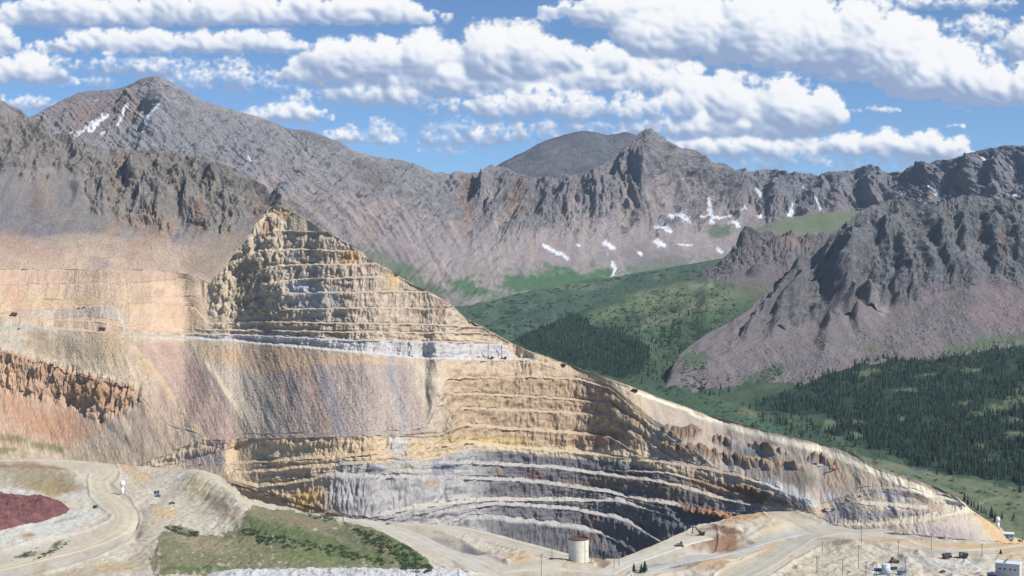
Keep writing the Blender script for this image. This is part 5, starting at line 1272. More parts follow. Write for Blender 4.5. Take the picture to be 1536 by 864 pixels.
def make_truck(name, label, group, bodymat, bedmat, s=1.):
    e = thing(name, label, 'haul truck', group)
    part('chassis', lambda b: (bx(b, (0, 0, 1.7), (8.4, 2.4, .8)), bx(b, (3.9, 0, 1.9), (.7, 4.6, 1.0))), M_STEEL, e)
    part('dump_body', lambda b: (prism(b, [(-4.9, 3.6), (-4.4, 2.5), (1.2, 2.3), (1.9, 5.0), (4.6, 5.2), (4.6, 5.5), (1.5, 5.6), (-4.7, 4.9)], -2.6, 2.6)), bedmat, e, .06)
    c = part('cab', lambda b: (bx(b, (3.2, 1.2, 3.6), (1.9, 1.8, 2.0), 0, .9), bx(b, (3.4, -.8, 2.9), (1.7, 2.2, 1.0))), bodymat, e, .05)
    part('cab_window', lambda b: (bx(b, (4.14, 1.2, 3.9), (.1, 1.4, .8)), bx(b, (3.2, 2.07, 3.9), (1.2, .08, .8))), M_GLASS, c)
    for x, y in ((2.9, 2.15), (2.9, -2.15), (-2.5, 2.0), (-2.5, -2.0)):
        w = .7 if x > 0 else 1.1
        wh = part('wheel', lambda b: cyl(b, (x, y - w, 1.35), (x, y + w, 1.35), 1.35, None, 16), M_TYRE, e)
        part('rim', lambda b: cyl(b, (x, y + math.copysign(w + .02, y) - .03, 1.35), (x, y + math.copysign(w + .02, y) + .03, 1.35), .7, None, 12), M_DUST, wh)
    return e


GT = 'haul trucks on the mine roads'
tk0 = make_truck('haul_truck', 'dark haul truck on the upper left terrace road near the photo edge', GT, M_DARK, M_DARK)
TR = [((21, 474.), SV_HILL, 186, 1.15, None), ((153, 496.5), SV_HILL, 178, 1.15, 'dark haul truck on the pale terrace road above the orange cut cliff'), ((952, 588.5), SV_HILL, 150, .95, 'dark haul truck on the ridge road, the farther right of two dark shapes there'), ((845, 550.), SV_HILL, 150, .8, 'dark haul truck parked on the upper ridge below the road end'),
      ((1421, 838), SV_YARD, 12, .98, 'left of the two dark haul trucks parked in the lower right yard'), ((1445, 837), SV_YARD, 165, .98, 'right of the two dark haul trucks parked in the lower right yard'), ((235, 741), SV_YARD, 15, .75, 'dark blue haul truck in the small left yard by the tan pile'), ((143, 762), SV_YARD, -40, .6, 'dark haul truck beside the curve of the left haul road')]
for i, ((u, v), sv, rz, s, lab) in enumerate(TR):
    o = tk0 if i == 0 else dup(tk0)
    if lab:
        o['label'] = lab
    place(o, sv.at(u, v), rz, s)


def make_pickup(label, mat, group='pickups and light vehicles at the mine'):
    e = thing('pickup_truck', label, 'pickup', group)
    part('body', lambda b: (bx(b, (0, 0, .85), (5.6, 2., .6)), bx(b, (-1.7, .93, 1.3), (2.2, .1, .45)), bx(b, (-1.7, -.93, 1.3), (2.2, .1, .45)), bx(b, (2.0, 0, 1.25), (1.5, 1.9, .35))), mat, e, .04)
    part('cab', lambda b: bx(b, (.4, 0, 1.65), (2.1, 1.85, 1.0), 0, .8), mat, e, .04)
    part('window', lambda b: (bx(b, (.4, 0, 1.72), (1.95, 1.9, .5), 0, .85)), M_GLASS, e)
    for x in (-1.8, 1.8):
        for y in (-.85, .85):
            part('wheel', lambda b: cyl(b, (x, y - .15, .45), (x, y + .15, .45), .45, None, 12), M_TYRE, e)
    return e


PK = {m.name: make_pickup('x', m) for m in (M_WHITE, M_DARK, M_BLUE)}
used = set()
for (u, v), sv, rz, m, s, lab in (
        ((926, 749), SV_HILL, 185, M_WHITE, 1.3, 'white pickup on the pale ramp road inside the pit'), ((118, 463), SV_HILL, 0, M_DARK, 1., 'left of two small dark vehicles on the grey slanting terrace'), ((126, 462), SV_HILL, 0, M_DARK, 1.1, 'right of two small dark vehicles on the grey slanting terrace'), ((28.5, 494), SV_HILL, 60, M_DARK, .9, 'tiny dark vehicle below the terrace road at the far left'),
        ((354, 485), SV_HILL, 30, M_DARK, 1., 'tiny dark vehicle at the toe of the upper benches'), ((712, 684), SV_HILL, 0, M_WHITE, .9, 'light vehicle on the yellow bench road above the grey pit'), ((582, 787), SV_YARD, 200, M_DARK, 1., 'small dark vehicle where the ramp road meets the pit lip road'), ((243, 736), SV_YARD, 10, M_WHITE, 1.2, 'white pickup beside the dark blue truck in the small left yard'),
        ((237, 745), SV_YARD, 0, M_BLUE, 1.3, 'blue pickup just below the dark blue truck in the small left yard'), ((230, 756), SV_YARD, 10, M_WHITE, 1.1, 'pale pickup near the dark gravel patch in the small left yard'), ((258, 756), SV_YARD, 15, M_DARK, 1.3, 'dark pickup at the right of the small left yard by the tan pile'), ((1222, 697), SV_HILL, 0, M_DARK, 1.2, 'dark vehicle on the small shelf left of the orange-red hauler'),
        ((1231, 699), SV_HILL, 10, M_WHITE, 1.2, 'white vehicle on the small shelf left of the orange-red hauler'), ((1243, 767), SV_HILL, 0, M_WHITE, 1.2, 'white pickup at the foot of the grey stockpile'), ((1250, 766), SV_HILL, 30, M_DARK, 1.2, 'dark pickup at the foot of the grey stockpile'), ((1414, 859), SV_YARD, 30, M_DARK, 1.1, 'dark pickup in the lower right yard below the two haul trucks'),
        ((1429, 860), SV_YARD, 0, M_WHITE, 1.1, 'white pickup in the lower right yard below the two haul trucks'), ((1528, 813), SV_HILL, 0, M_DARK, 1.2, 'dark pickup beside the small pale teal shed at the right edge'), ((1318, 861), SV_YARD, 5, M_WHITE, 1.2, 'white pickup just left of the blue-grey silo'), ((1340, 860), SV_YARD, 0, M_WHITE, 1., 'white pickup just right of the blue-grey silo')):
    o = PK[m.name] if m.name not in used else dup(PK[m.name])
    used.add(m.name); o['label'] = lab
    place(o, sv.at(u, v), rz, s)


def tracks(e, L_=5., w=3.4):
    for y in (-w / 2, w / 2):
        part('track', lambda b: prism(b, [(-L_ / 2 + .5, 0), (L_ / 2 - .5, 0), (L_ / 2, .5), (L_ / 2 - .4, 1.), (-L_ / 2 + .4, 1.), (-L_ / 2, .5)], y - .4, y + .4), M_TYRE, e)


def make_excavator(label, mat):
    e = thing('excavator', label, 'excavator', 'digging machines')
    tracks(e)
    h_ = part('house', lambda b: (bx(b, (-.6, 0, 2.0), (4.6, 3.4, 1.6)), bx(b, (-2.2, 0, 2.9), (1.4, 3.2, .6))), mat, e, .08)
    part('cab', lambda b: bx(b, (1.0, 1.0, 3.1), (1.6, 1.3, 1.8), 0, .9), M_GLASS, e, .05)
    part('boom', lambda b: prism(b, [(1.2, 2.2), (2.0, 2.0), (4.6, 5.9), (6.8, 5.6), (6.8, 6.3), (4.3, 6.7)], -.5, .3), mat, e)
    part('stick', lambda b: prism(b, [(6.4, 6.4), (7.1, 6.3), (7.6, 2.6), (7.1, 2.6)], -.4, .2), mat, e)
    part('bucket', lambda b: prism(b, [(7.0, 2.7), (7.8, 2.6), (8.0, 1.4), (6.8, .8), (6.1, 1.5), (6.9, 1.7)], -1., .8), M_STEEL, e)
    return e


ex = make_excavator('maroon excavator on the ramp beside the brown dig face, right of the tank', M_MAROON); place(ex, SV_YARD.at(1052, 803), 160, 1.35)
ex2 = dup(ex); ex2['label'] = 'dark excavator perched on the lip of the orange cut cliff at far left'; place(ex2, SV_HILL.at(78, 549), -20, 1.05)


def make_dozer(label):
    e = thing('bulldozer', label, 'bulldozer', 'bulldozers in the yards')
    tracks(e, 4.6, 2.8)
    part('body', lambda b: (bx(b, (.6, 0, 1.7), (3., 1.8, 1.2)), bx(b, (-1.2, 0, 1.4), (1.4, 2., .7))), M_DUST, e, .06)
    part('cab', lambda b: bx(b, (-.8, 0, 2.7), (1.5, 1.7, 1.6), 0, .88), M_GLASS, e, .05)
    part('blade', lambda b: prism(b, [(3.0, .1), (3.3, .1), (3.1, .9), (3.3, 1.6), (3.0, 1.6), (2.85, .9)], -2.3, 2.3), M_STEEL, e)
    return e


dz = make_dozer('dusty brown bulldozer on the ramp road left of the maroon excavator'); place(dz, SV_YARD.at(1020, 820), 190, 1.5)
d2 = dup(dz); d2['label'] = 'dusty brown bulldozer in the lower right yard above the blue-grey silo'; place(d2, SV_YARD.at(1340, 844), 10, 1.5)
d3 = dup(dz); d3['label'] = 'dusty brown loader-sized bulldozer at the foot of the white pile beside the pickups'; place(d3, SV_HILL.at(1236, 767), 170, 1.1)


def make_drill(label):
    e = thing('drill_rig', label, 'drill rig', 'blast hole drills on the white bench')
    tracks(e, 6., 3.6)
    part('deck', lambda b: (bx(b, (0, 0, 1.6), (9., 3.6, 1.)), bx(b, (-2., 0, 3.), (4.4, 3.2, 2.))), M_DARK, e, .06)
    part('cab', lambda b: bx(b, (3.4, 1., 3.), (1.6, 1.6, 2.)), M_GLASS, e)

    def mast(b):
        for x in (3.0, 4.2):
            for y in (-.6, .6):
                cyl(b, (x, y, 1.4), (x, y, 21), .16, None, 5)
        for k in range(9):
            z = 2.5 + k * 2.1
            cyl(b, (3.0, -.6, z), (4.2, .6, z + 1.8), .09, None, 4); cyl(b, (4.2, -.6, z), (3., .6, z + 1.8), .09, None, 4); cyl(b, (3., -.6, z), (3., .6, z + 1.8), .09, None, 4); cyl(b, (4.2, .6, z), (4.2, -.6, z + 1.8), .09, None, 4)
        bx(b, (3.6, 0, 21.2), (1.8, 1.6, .5))
    part('mast', mast, M_RUST, e)
    return e


dr = make_drill('left of the two drill rigs with tall masts on the white bench'); place(dr, SV_HILL.at(736, 539.), 180, 1.05)
dr2 = dup(dr); dr2['label'] = 'right of the two drill rigs with tall masts on the white bench'; place(dr2, SV_HILL.at(756, 539.), 180, 1.05)

# orange-red bottom-dump hauler
e = thing('dump_hauler', 'long orange-red hauler with dark cab on the small shelf of the right wall', 'hauler')
part('bed', lambda b: prism(b, [(-6, 3.3), (-5, 1.3), (3, 1.3), (4.4, 3.6)], -1.7, 1.7), M_ORANGE, e, .05); part('chassis', lambda b: bx(b, (1., 0, 1.1), (15, 1.5, .4)), M_STEEL, e); part('cab', lambda b: (bx(b, (7., 0, 2.2), (2.6, 2.6, 2.4), 0, .9)), M_DARK, e, .05)
for x in (-4.4, 3.4, 7.2):
    for y in (-1.6, 1.6):
        part('wheel', lambda b: cyl(b, (x, y - .45, 1.), (x, y + .45, 1.), 1., None, 14), M_TYRE, e)
place(e, SV_HILL.at(1252, 705.), 178, .9)

# the big tank
e = thing('water_tank', 'large cream cylindrical tank with a rusty brown roof standing at the pit edge', 'tank')
sh_ = part('shell', lambda b: cyl(b, (0, 0, -1.), (0, 0, 22.6), 9.7, None, 64, False), M_TANK, e, 0, True)


def hoops(b):
    for z in (5.6, 11.3, 17.):
        cyl(b, (0, 0, z), (0, 0, z + .12), 9.74, None, 64, False)


part('seam', hoops, M_STEEL, sh_)
part('rim', lambda b: (cyl(b, (0, 0, 22.0), (0, 0, 23.1), 9.82, None, 64, False), cyl(b, (0, 0, 22.0), (0, 0, 23.1), 9.6, None, 64, False), [b.faces.new(f) for f in []]), M_RUST, e)
part('roof', lambda b: (cyl(b, (0, 0, 21.9), (0, 0, 22.7), 9.65, 1.2, 48)), M_RUST, e)


def ladder(b):
    for s_ in (-.3, .3):
        cyl(b, (9.95 * math.cos(-.95) + s_ * .8, 9.95 * math.sin(-.95) + s_ * .6, 0), (9.95 * math.cos(-.95) + s_ * .8, 9.95 * math.sin(-.95) + s_ * .6, 23.6), .07, None, 5)
    for k in range(36):
        z = .6 + k * .64; cx_, cy_ = 9.95 * math.cos(-.95), 9.95 * math.sin(-.95)
        cyl(b, (cx_ - .24, cy_ - .18, z), (cx_ + .24, cy_ + .18, z), .04, None, 4)


part('ladder', ladder, M_STEEL, e)
part('pipe', lambda b: (cyl(b, (8.6, -5.6, .6), (12.5, -7.5, .6), .35, None, 8), cyl(b, (12.5, -7.5, -.6), (12.5, -7.5, 1.1), .4, None, 8)), M_STEEL, e)
place(e, SV_YARD.at(868, 843), 0)

# white towers
for (u, v), sv, k, lab in (((184, 741), SV_YARD, 1., 'white round tower with a wider head beside the haul road on the left'), ((1497, 792), SV_HILL, .72, 'small white tower beside the pale teal shed at the right edge')):
    e = thing('silo_tower', lab, 'tower', 'white towers')
    part('shaft', lambda b: cyl(b, (0, 0, -2), (0, 0, 9), 2.6, 2.3, 24), M_WHITE, e, 0, True); part('head', lambda b: (cyl(b, (0, 0, 8.8), (0, 0, 10.5), 2.35, 3.3, 24), cyl(b, (0, 0, 10.5), (0, 0, 17), 3.3, None, 24)), M_WHITE, e, 0, True)
    part('roof', lambda b: (cyl(b, (0, 0, 17), (0, 0, 18.6), 3.4, .8, 24), cyl(b, (0, 0, 18.5), (0, 0, 19.6), .7, None, 10)), M_ROOFG, e)
    part('pipe', lambda b: cyl(b, (2.9, -1.2, -1), (2.9, -1.2, 12), .25, None, 8), M_STEEL, e)
    place(e, sv.at(u, v), 0, k * .95)

# pale teal shed
def shed(name, label, L_, W_, H_, rise, wall, roof):
    e = thing(name, label, 'building')
    w = part('wall', lambda b: prism(b, [(-W_ / 2, -2), (W_ / 2, -2), (W_ / 2, H_), (0, H_ + rise), (-W_ / 2, H_)], -L_ / 2, L_ / 2), wall, e)
    part('roof', lambda b: (prism(b, [(-W_ / 2 - .5, H_ - .1), (0, H_ + rise + .05), (W_ / 2 + .5, H_ - .1), (W_ / 2 + .5, H_ + .25), (0, H_ + rise + .4), (-W_ / 2 - .5, H_ + .25)], -L_ / 2 - .4, L_ / 2 + .4)), roof, e)
    return e


e = shed('shed', 'small pale teal shed with a grey gable roof at the far right edge', 12, 9, 4.4, 1.4, M_TEAL, M_ROOFG)
part('door', lambda b: bx(b, (-4.53, 1.5, 1.4), (.1, 3.4, 3.6)), M_BLUE, e); part('window', lambda b: bx(b, (-4.53, -3., 2.2), (.1, 2., 1.2)), M_GLASS, e)
place(e, SV_HILL.at(1512, 806), 78)

# tall pale building, the dark shed leaning on it and the red vehicle before it
e = thing('mill_building', 'tall pale grey building with a light roof at the lower right corner', 'building')
part('wall', lambda b: bx(b, (0, 0, 7.5), (22, 15, 21)), M_CLAD, e)


def mroof(b):
    prism(b, [(-8.1, 18.05), (8.1, 18.05), (8.1, 18.5), (0, 19.6), (-8.1, 18.5)], -11.6, 11.6)


r_ = part('roof', mroof, M_ROOFG, e); r_.rotation_euler = (0, 0, math.pi / 2)
part('roof_vent', lambda b: [bx(b, (x, 2.5, 19.6), (1.6, 1.6, 1.4)) for x in (-6, 0, 6)], M_STEEL, r_)
part('door', lambda b: (bx(b, (2., -7.53, 3.2), (5., .12, 7.))), M_STEEL, e)
for x in (-7, -2.5, 2.5, 7):
    part('window', lambda b: bx(b, (x, -7.53, 13), (2., .1, 1.4)), M_GLASS, e)
part('downpipe', lambda b: [cyl(b, (x, -7.7, -2), (x, -7.7, 18), .14, None, 6) for x in (-10.7, 10.7)], M_STEEL, e)
place(e, SV_YARD.at(1513, 872), -28, .94)
e = shed('dark_shed', 'low navy blue shed against the left side of the tall pale building', 10, 9, 8, 1.2, M_NAVY, M_NAVY)
part('door', lambda b: bx(b, (0, -5.03, 2.4), (4., .1, 4.8)), M_DARK, e); place(e, SV_YARD.at(1489, 875), -20)
e = thing('red_truck', 'red truck standing in front of the navy shed at the bottom right', 'truck')
part('box', lambda b: bx(b, (-1.2, 0, 2.2), (6., 2.5, 2.6)), M_RED, e, .05); part('cab', lambda b: bx(b, (3., 0, 1.8), (2., 2.4, 2.2), 0, .88), M_RED, e, .05); part('window', lambda b: bx(b, (3.3, 0, 2.3), (1.5, 2.46, .7), 0, .92), M_GLASS, e)
for x in (-2.6, 2.8):
    for y in (-1.1, 1.1):
        part('wheel', lambda b: cyl(b, (x, y - .2, .55), (x, y + .2, .55), .55, None, 12), M_TYRE, e)
place(e, SV_YARD.at(1498, 873), -15, 1.5)

# lower right yard: silo, containers
e = thing('silo', 'short blue-grey round silo among white and blue equipment in the lower right yard', 'silo')
part('shell', lambda b: cyl(b, (0, 0, -1), (0, 0, 9), 3.9, None, 32), M_SILO, e, 0, True); part('roof', lambda b: cyl(b, (0, 0, 9), (0, 0, 9.9), 4.05, .6, 32), M_ROOFG, e); part('ladder', lambda b: [cyl(b, (x, -3.95, 0), (x, -3.95, 9.6), .07, None, 5) for x in (-1.6, -1.1)], M_STEEL, e)
place(e, SV_YARD.at(1329, 861), 0)


def container(label, mat, group):
    e = thing('container', label, 'container', group)

    def bod(b):
        bx(b, (0, 0, 1.4), (6.1, 2.4, 2.6))
        for k in range(14):
            x = -2.8 + k * .43
            bx(b, (x, -1.22, 1.4), (.16, .08, 2.3)); bx(b, (x, 1.22, 1.4), (.16, .08, 2.3))
    part('body', bod, mat, e); part('door', lambda b: [bx(b, (3.08, y, 1.4), (.07, 1.05, 2.3)) for y in (-.56, .56)], mat, e)
    return e


for (u, v), rz, m, lab in (((1352, 861), 10, M_BLUE, 'blue container right of the blue-grey silo in the lower right yard'), ((1311, 862), 0, M_WHITE, 'white container left of the blue-grey silo, behind the poles'), ((1317, 857), 0, M_BLUE, 'blue container just behind the white one left of the blue-grey silo'), ((1340, 855), 4, M_DARK, 'dark container behind the blue-grey silo')):
    place(container(lab, m, 'containers around the blue-grey silo'), SV_YARD.at(u, v), rz, 1.1)


# power poles
def pole_tpl(h, lab, mat=M_WOOD):
    e = thing('power_pole', lab, 'power pole', 'power poles of the yard')
    part('post', lambda b: cyl(b, (0, 0, -1), (0, 0, h), .24, .16, 8), mat, e); part('crossarm', lambda b: (bx(b, (0, 0, h - 1.), (3., .18, .22)), bx(b, (0, 0, h - 2.4), (2.4, .16, .2))), mat, e)
    part('insulator', lambda b: [cyl(b, (x, 0, h - .9), (x, 0, h - .5), .1, None, 6) for x in (-1.3, -.5, .5, 1.3)], M_STEEL, e)
    return e


pp = None
for u, vt, vb, lab in ((1292, 788, 815, 'power pole before the left end of the grey stockpile'), (1288, 817, 853, 'tall power pole on the pale slope left of the silo yard'), (1347.5, 811, 834, 'power pole by the dark bank above the silo yard'), (1397, 800, 825, 'power pole at the foot of the purple dump'), (1473, 816, 834, 'short power pole left of the low fir on the orange bank'), (1264, 838, 862, 'power pole standing left of the tall one by the silo yard'), (1299, 842, 868, 'power pole at the left edge of the silo yard'), (1315, 843, 864, 'thin power pole just left of the silo, behind the white container'), (1358, 842, 862, 'thin power pole right of the blue container'),
                       (812, 830, 866, 'power pole at the bottom edge left of the white tank'), (828, 818, 839, 'power pole just left of the white tank on the pit lip'), (887, 831, 845, 'short power pole right beside the white tank'), (921, 832, 854, 'power pole where the ramp road starts right of the tank'), (928.5, 836, 850, 'thin power pole close right of the one at the ramp start'), (1233.5, 813, 831, 'power pole in the pale saddle below the loop road'), (1224.5, 833, 860, 'left of the pair of poles on the tan slope at the bottom'), (1227, 835, 862, 'right of the pair of poles on the tan slope at the bottom'), (1534, 788, 812, 'power pole at the right edge of the photo beside the access road'), (1349, 857, 868, 'short pole in front of the blue container')):
    p = SV_YARD.at(u, vb); h = (vb - vt) * p.y / F
    if pp is None:
        pp = pole_tpl(20., lab); o = pp
    else:
        o = dup(pp)
    o['label'] = lab; o.location = p; o.rotation_euler = (0, 0, RS.uniform(-.5, .5)); o.scale = (1.25, 1.25, h / 20.)


# stockpiles on the yard
def stockpile(name, label, mat, pts, hgt, seed, rgb, sv=None):
    us = [q[0] for q in pts]; vs = [q[1] for q in pts]
    gu = np.linspace(min(us) - 6, max(us) + 6, 170); gv = np.linspace(max(vs) + 5, min(vs) - 5, 90)
    U, V = np.meshgrid(gu, gv)
    y = yard_d(V); x = (U - CX) * y / F
    px = [((a - CX) * yard_d(b) / F, float(yard_d(b))) for a, b in pts]
    d = seg_d(x, y, px + px[:1]); ins = inside(x, y, px)
    z0, _ = relief(U, V, x, y)
    up = np.where(ins, hgt * (1 - np.exp(-d / 16)) * (1 + .8 * fbm(x / 26, y / 30, 3, seed)), -1.2)
    up = up + np.where(ins, np.clip(d / 6, 0, 1) * (3 * fbm(x / 9, y / 9, 3, seed + 1) + 1.0 * np.abs(pn(x / 4, y / 4, seed + 3))), 0)
    C = np.empty(U.shape + (3,), f32); C[:] = A(*rgb); C *= (1 + .8 * fbm(x / 14, y / 12, 5, seed + 2, .65))[..., None]
    o = sheet(name, x, y, YARD + z0 + up, C, mat)
    return prop(o, label, 'stockpile')


stockpile('ore_stockpile', 'dark maroon heap of ore at the left edge of the yard', M_YARD, [(-60, 738), (0, 740), (30, 750), (60, 752), (90, 755), (106, 763), (100, 771), (70, 780), (30, 790), (0, 797), (-60, 806)], 12., 861, (132, 88, 84))


# ------------------------------------------------------------------ camera, light, sky
cam = bpy.data.cameras.new('camera'); co = bpy.data.objects.new('camera', cam); COL.objects.link(co)
co.location = (0, 0, CAMZ); co.rotation_euler = (math.pi / 2, 0, 0)
cam.sensor_width = 36; cam.lens = 36 * F / 1536; cam.clip_start = 1; cam.clip_end = 80000
SC.camera = co
SUN_EL, SUN_AZ = math.radians(46), math.radians(119)      # azimuth clockwise from +Y
sd = Vector((math.sin(SUN_AZ) * math.cos(SUN_EL), math.cos(SUN_AZ) * math.cos(SUN_EL), math.sin(SUN_EL)))
sl = bpy.data.lights.new('sun', 'SUN'); sl.energy = 5.0; sl.angle = math.radians(.53); sl.color = (1, .94, .85)
so = bpy.data.objects.new('sun', sl); COL.objects.link(so); so.rotation_euler = sd.to_track_quat('Z', 'Y').to_euler()
so.location = (3000, 0, 4000)

W = bpy.data.worlds.new('World'); SC.world = W; W.use_nodes = True
nt = W.node_tree; N, L = nt.nodes, nt.links
N.clear()
out = N.new('ShaderNodeOutputWorld'); bg = N.new('ShaderNodeBackground'); L.new(bg.outputs[0], out.inputs[0])
sky = N.new('ShaderNodeTexSky'); sky.sky_type = 'NISHITA'; sky.sun_disc = False
sky.sun_elevation = SUN_EL; sky.sun_rotation = SUN_AZ; sky.altitude = 3400; sky.air_density = 1.0; sky.dust_density = .3; sky.ozone_density = 3.
bg.inputs['Strength'].default_value = .08
SKYOUT = sky.outputs[0]
skt = N.new('ShaderNodeVectorMath'); skt.operation = 'MULTIPLY'; L.new(SKYOUT, skt.inputs[0]); skt.inputs[1].default_value = (.88, 1.06, 1.2)
SKYOUT = skt.outputs[0]
L.new(SKYOUT, bg.inputs['Color'])

SC.view_settings.view_transform = 'Standard'; SC.view_settings.look = 'None'; SC.view_settings.exposure = .35; SC.view_settings.gamma = 1
SC.view_settings.use_curve_mapping = False
SC.render.engine = 'CYCLES'
cy = SC.cycles
cy.max_bounces = 5; cy.diffuse_bounces = 3; cy.glossy_bounces = 1; cy.transparent_max_bounces = 8; cy.volume_bounces = 1
cy.use_denoising = True
SC.render.film_transparent = False

HAZE = 1.7e-5

# ------------------------------------------------------------------ air
hm = bpy.data.materials.new('haze_air'); hm.use_nodes = True; hn = hm.node_tree; hn.nodes.clear()
ho = hn.nodes.new('ShaderNodeOutputMaterial'); hv = hn.nodes.new('ShaderNodeVolumePrincipled'); hn.links.new(hv.outputs[0], ho.inputs['Volume'])
hv.inputs['Color'].default_value = (.62, .8, 1, 1); hv.inputs['Density'].default_value = HAZE; hv.inputs['Anisotropy'].default_value = 0.
bm = bmesh.new(); bmesh.ops.create_cube(bm, size=1)
for q in bm.verts:
    q.co = Vector((q.co.x * 9000, 3700 + q.co.y * 8200, 300 + q.co.z * 2000))
hme = bpy.data.meshes.new('haze'); bm.to_mesh(hme); bm.free(); hme.materials.append(hm)
hz = bpy.data.objects.new('haze', hme); COL.objects.link(hz); prop(hz, 'thin blue air between the mine and the far mountains', kind='stuff')

# ------------------------------------------------------------------ clouds: the far strip of sky, 30 km out
EXPV = SC.view_settings.exposure
CL = [  # (along, rows down, half width, rise, depth of the flat base) of every cloud bank in the strip of sky ahead
    (300, 22, 340, 40, 17, 1.), (545, 18, 85, 30, 20, 1.1), (250, 66, 190, 26, 16, .9), (400, 66, 60, 18, 16, .9), (150, 98, 115, 20, 16, .62), (225, 100, 45, 22, 16, .7), (35, 108, 70, 26, 20, .8), (128, 124, 40, 12, 9, .7), (25, 154, 60, 20, 16, .7),
    (770, 76, 85, 38, 40, 1.), (880, 86, 80, 24, 30, 1.), (965, 92, 60, 30, 24, 1.), (640, 82, 80, 38, 34, 1.), (545, 84, 80, 32, 30, .95), (500, 110, 75, 30, 18, .85), (800, 118, 260, 30, 20, .85), (560, 140, 120, 26, 22, .7), (425, 172, 65, 22, 14, .8), (410, 130, 40, 12, 10, .5),
    (517, 206, 30, 14, 11, .9), (577, 212, 26, 12, 8, .9), (662, 224, 30, 9, 8, .9), (730, 208, 75, 18, 14, .72), (690, 188, 60, 12, 10, .62), (850, 158, 200, 26, 22, .72), (930, 186, 120, 16, 14, .7), (1080, 150, 90, 40, 28, .95), (1190, 168, 66, 42, 26, 1.15), (1120, 190, 120, 24, 18, .9),
    (1070, 222, 130, 20, 16, .8), (1210, 216, 110, 18, 18, .85), (1330, 220, 100, 26, 16, 1.), (1405, 228, 50, 34, 14, .95), (1180, 244, 160, 12, 14, .6), (1330, 246, 100, 8, 10, .6),
    (960, 14, 130, 30, 30, .95), (1090, 40, 150, 50, 44, 1.), (1210, 52, 160, 56, 48, 1.1), (1330, 84, 110, 56, 40, 1.05), (1420, 118, 90, 48, 32, 1.05), (1510, 140, 90, 40, 20, 1.), (1200, 100, 90, 20, 14, .7), (1390, 2, 150, 20, 16, .7), (1470, 40, 60, 24, 24, .55), (1500, 86, 90, 26, 20, .6), (1560, 60, 60, 40, 30, .7),
    (1312, 166, 36, 8, 5, .9), (1434, 189, 11, 6, 4, .9), (1450, 165, 13, 4, 4, .8), (1700, 120, 120, 60, 30, 1.), (1760, 30, 120, 40, 30, .9), (850, 196, 330, 26, 24, .5), (1150, 234, 260, 18, 16, .6), (880, 118, 300, 30, 30, .7), (330, 120, 160, 30, 20, .4), (-110, 60, 120, 40, 25, 1.), (-100, 150, 90, 30, 20, .8), (-260, 110, 120, 50, 30, 1.), (1890, 190, 120, 40, 25, .9)]
cu = np.arange(-420, 1962, 1.5); cv = np.arange(296, -170, -1.5)
U, V = np.meshgrid(cu, cv); U = U.astype(f32); V = V.astype(f32)
w3 = fbm(U / 17, V / 13, 4, 955); w4 = fbm(U / 60, V / 34, 4, 957)
bil = [np.abs(pn(U / q_ + .3 * w4, V / (q_ * .86), sd)) for q_, sd in ((24, 971), (11, 972), (5.2, 973))]
cr_ = np.random.RandomState(42)
HT = np.full(U.shape, -40., f32); EE = np.full(U.shape, -1., f32); TT = np.zeros(U.shape, f32)


def puff(cx, cy, r, z, base, k, top, lay):
    j0, j1 = np.searchsorted(cu, (cx - r, cx + r)); i0 = int(np.clip((296 - cy - r) / 1.5, 0, len(cv))); i1 = int(np.clip((296 - cy + r) / 1.5 + 1, 0, len(cv)))
    if j1 <= j0 or i1 <= i0:
        return
    sl = (slice(i0, i1), slice(j0, j1))
    u_ = U[sl] - cx; v_ = V[sl] - cy
    q = np.sqrt(u_ * u_ + v_ * v_) / r
    cut = 1 - ss(base - 5 + 5 * w3[sl], base + 4 + 5 * w3[sl], V[sl])
    ins_ = q < 1
    h = np.where(ins_, z + r * np.sqrt(np.clip(1 - q * q, 0, 1)), -40)
    h = np.where(cut > .02, h, -40)
    win = h + lay > HT[sl]
    TT[sl] = np.where(win & (h > -39), np.clip((V[sl] - top) / (base - top), 0, 1), TT[sl])
    HT[sl] = np.where(win & (h > -39), h + lay, HT[sl])
    EE[sl] = np.maximum(EE[sl], (1 - q) * min(1.5, r / 12.) * (k if k > .75 else k * .7) * cut - (1 - cut) * .5)


for u, v, ru, up, dn, k in CL:
    n_ = int(20 + ru * (1.05 if k > .75 else .5))
    lay = cr_.uniform(-9, 9)
    for _ in range(n_):
        x = np.clip(cr_.normal(0, .52), -1, 1)
        lump = .55 + .45 * math.sin(u * .7 + x * ru / 26. + 2.1 * math.sin(x * ru / 15. + v))
        top_ = up * 1.1 * math.sqrt(max(0, 1 - x * x)) * (.55 + .6 * lump)
        r = max(4., (top_ + dn) * cr_.uniform(.18, .46)) * (1 if k > .65 else .8)
        y = cr_.uniform(-top_ + r * .75, dn * .55) if top_ > r else dn * .2
        puff(u + x * ru * 1.1, v + y, r, cr_.uniform(0, r * .6) + (dn - y) * -.15, v + dn, min(1., k), v - up * 1.05, lay)


def blur(a, n):
    for _ in range(n):
        a = (np.roll(a, 1, 0) + np.roll(a, -1, 0) + a * 2) * .25
        a = (np.roll(a, 1, 1) + np.roll(a, -1, 1) + a * 2) * .25
    return a


bn = bil[0] * 9 + bil[1] * 5 + bil[2] * 2.
H1 = blur(np.maximum(HT, -6), 3) + bn
H2 = blur(np.maximum(HT, -6), 16) + bil[0] * 10


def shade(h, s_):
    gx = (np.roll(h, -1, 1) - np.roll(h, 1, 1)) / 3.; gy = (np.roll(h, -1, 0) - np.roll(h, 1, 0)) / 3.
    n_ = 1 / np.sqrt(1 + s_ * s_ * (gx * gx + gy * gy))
    return np.clip((-gx * s_ * .61 - gy * s_ * .72 + .34) * n_ * .5 + .5, 0, 1)


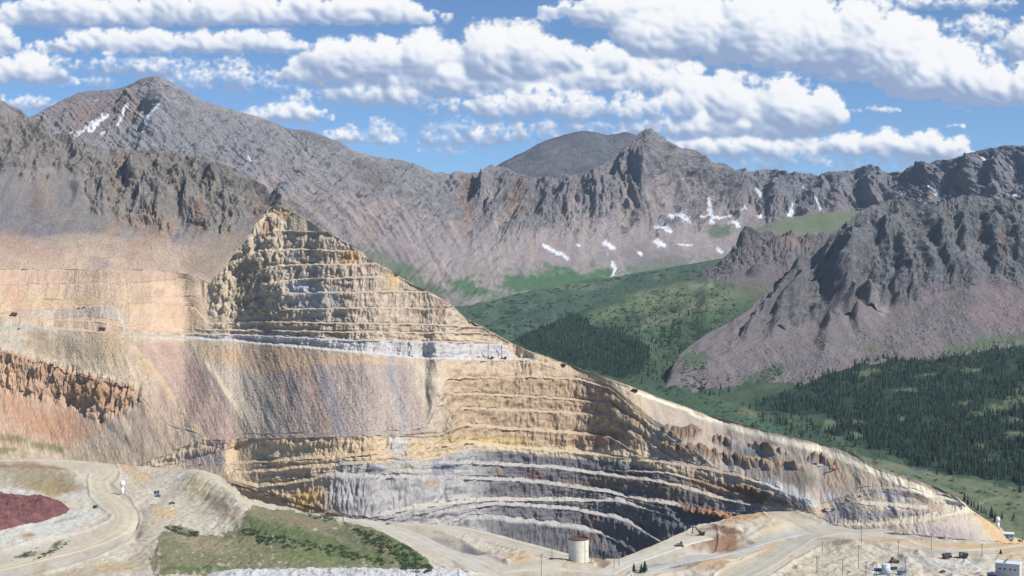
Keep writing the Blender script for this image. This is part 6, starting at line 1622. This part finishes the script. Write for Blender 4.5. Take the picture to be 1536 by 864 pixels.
dn_ = blur(EE, 1) + .58 * (w3 * .8 + .5 * w4 + fbm(U / 7, V / 6, 3, 987) * .5) + (bil[1] - .25) * .22
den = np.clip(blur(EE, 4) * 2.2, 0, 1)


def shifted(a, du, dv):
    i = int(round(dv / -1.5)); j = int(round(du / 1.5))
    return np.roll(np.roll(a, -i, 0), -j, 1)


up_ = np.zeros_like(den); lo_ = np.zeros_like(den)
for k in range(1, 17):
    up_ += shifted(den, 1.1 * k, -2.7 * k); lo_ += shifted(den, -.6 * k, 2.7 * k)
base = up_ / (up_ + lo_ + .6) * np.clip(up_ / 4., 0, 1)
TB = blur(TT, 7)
lit = (.28 + .17 * shade(H1, .3) + .72 * shade(blur(H2, 6), .75) + .07 * w3) - .42 * ss(.20, .95, TB + .16 * w3 + .14 * w4) - .16 * ss(.3, .95, base)  # sunlit tops and grey undersides baked into the colour the cloud sheet emits
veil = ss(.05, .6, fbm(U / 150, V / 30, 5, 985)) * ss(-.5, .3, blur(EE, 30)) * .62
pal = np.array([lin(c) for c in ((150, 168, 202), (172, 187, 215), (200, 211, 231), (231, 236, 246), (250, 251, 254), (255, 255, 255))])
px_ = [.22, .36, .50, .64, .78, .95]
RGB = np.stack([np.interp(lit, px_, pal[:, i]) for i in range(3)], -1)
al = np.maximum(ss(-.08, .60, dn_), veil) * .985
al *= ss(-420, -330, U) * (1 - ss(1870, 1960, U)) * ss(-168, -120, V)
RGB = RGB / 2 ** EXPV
dist = 30000.
yy = dist / np.sqrt(1 + ((U - CX) / F) ** 2)
CXX, CYY, CZZ = (U - CX) * yy / F, yy, CAMZ + (HV - V) * yy / F
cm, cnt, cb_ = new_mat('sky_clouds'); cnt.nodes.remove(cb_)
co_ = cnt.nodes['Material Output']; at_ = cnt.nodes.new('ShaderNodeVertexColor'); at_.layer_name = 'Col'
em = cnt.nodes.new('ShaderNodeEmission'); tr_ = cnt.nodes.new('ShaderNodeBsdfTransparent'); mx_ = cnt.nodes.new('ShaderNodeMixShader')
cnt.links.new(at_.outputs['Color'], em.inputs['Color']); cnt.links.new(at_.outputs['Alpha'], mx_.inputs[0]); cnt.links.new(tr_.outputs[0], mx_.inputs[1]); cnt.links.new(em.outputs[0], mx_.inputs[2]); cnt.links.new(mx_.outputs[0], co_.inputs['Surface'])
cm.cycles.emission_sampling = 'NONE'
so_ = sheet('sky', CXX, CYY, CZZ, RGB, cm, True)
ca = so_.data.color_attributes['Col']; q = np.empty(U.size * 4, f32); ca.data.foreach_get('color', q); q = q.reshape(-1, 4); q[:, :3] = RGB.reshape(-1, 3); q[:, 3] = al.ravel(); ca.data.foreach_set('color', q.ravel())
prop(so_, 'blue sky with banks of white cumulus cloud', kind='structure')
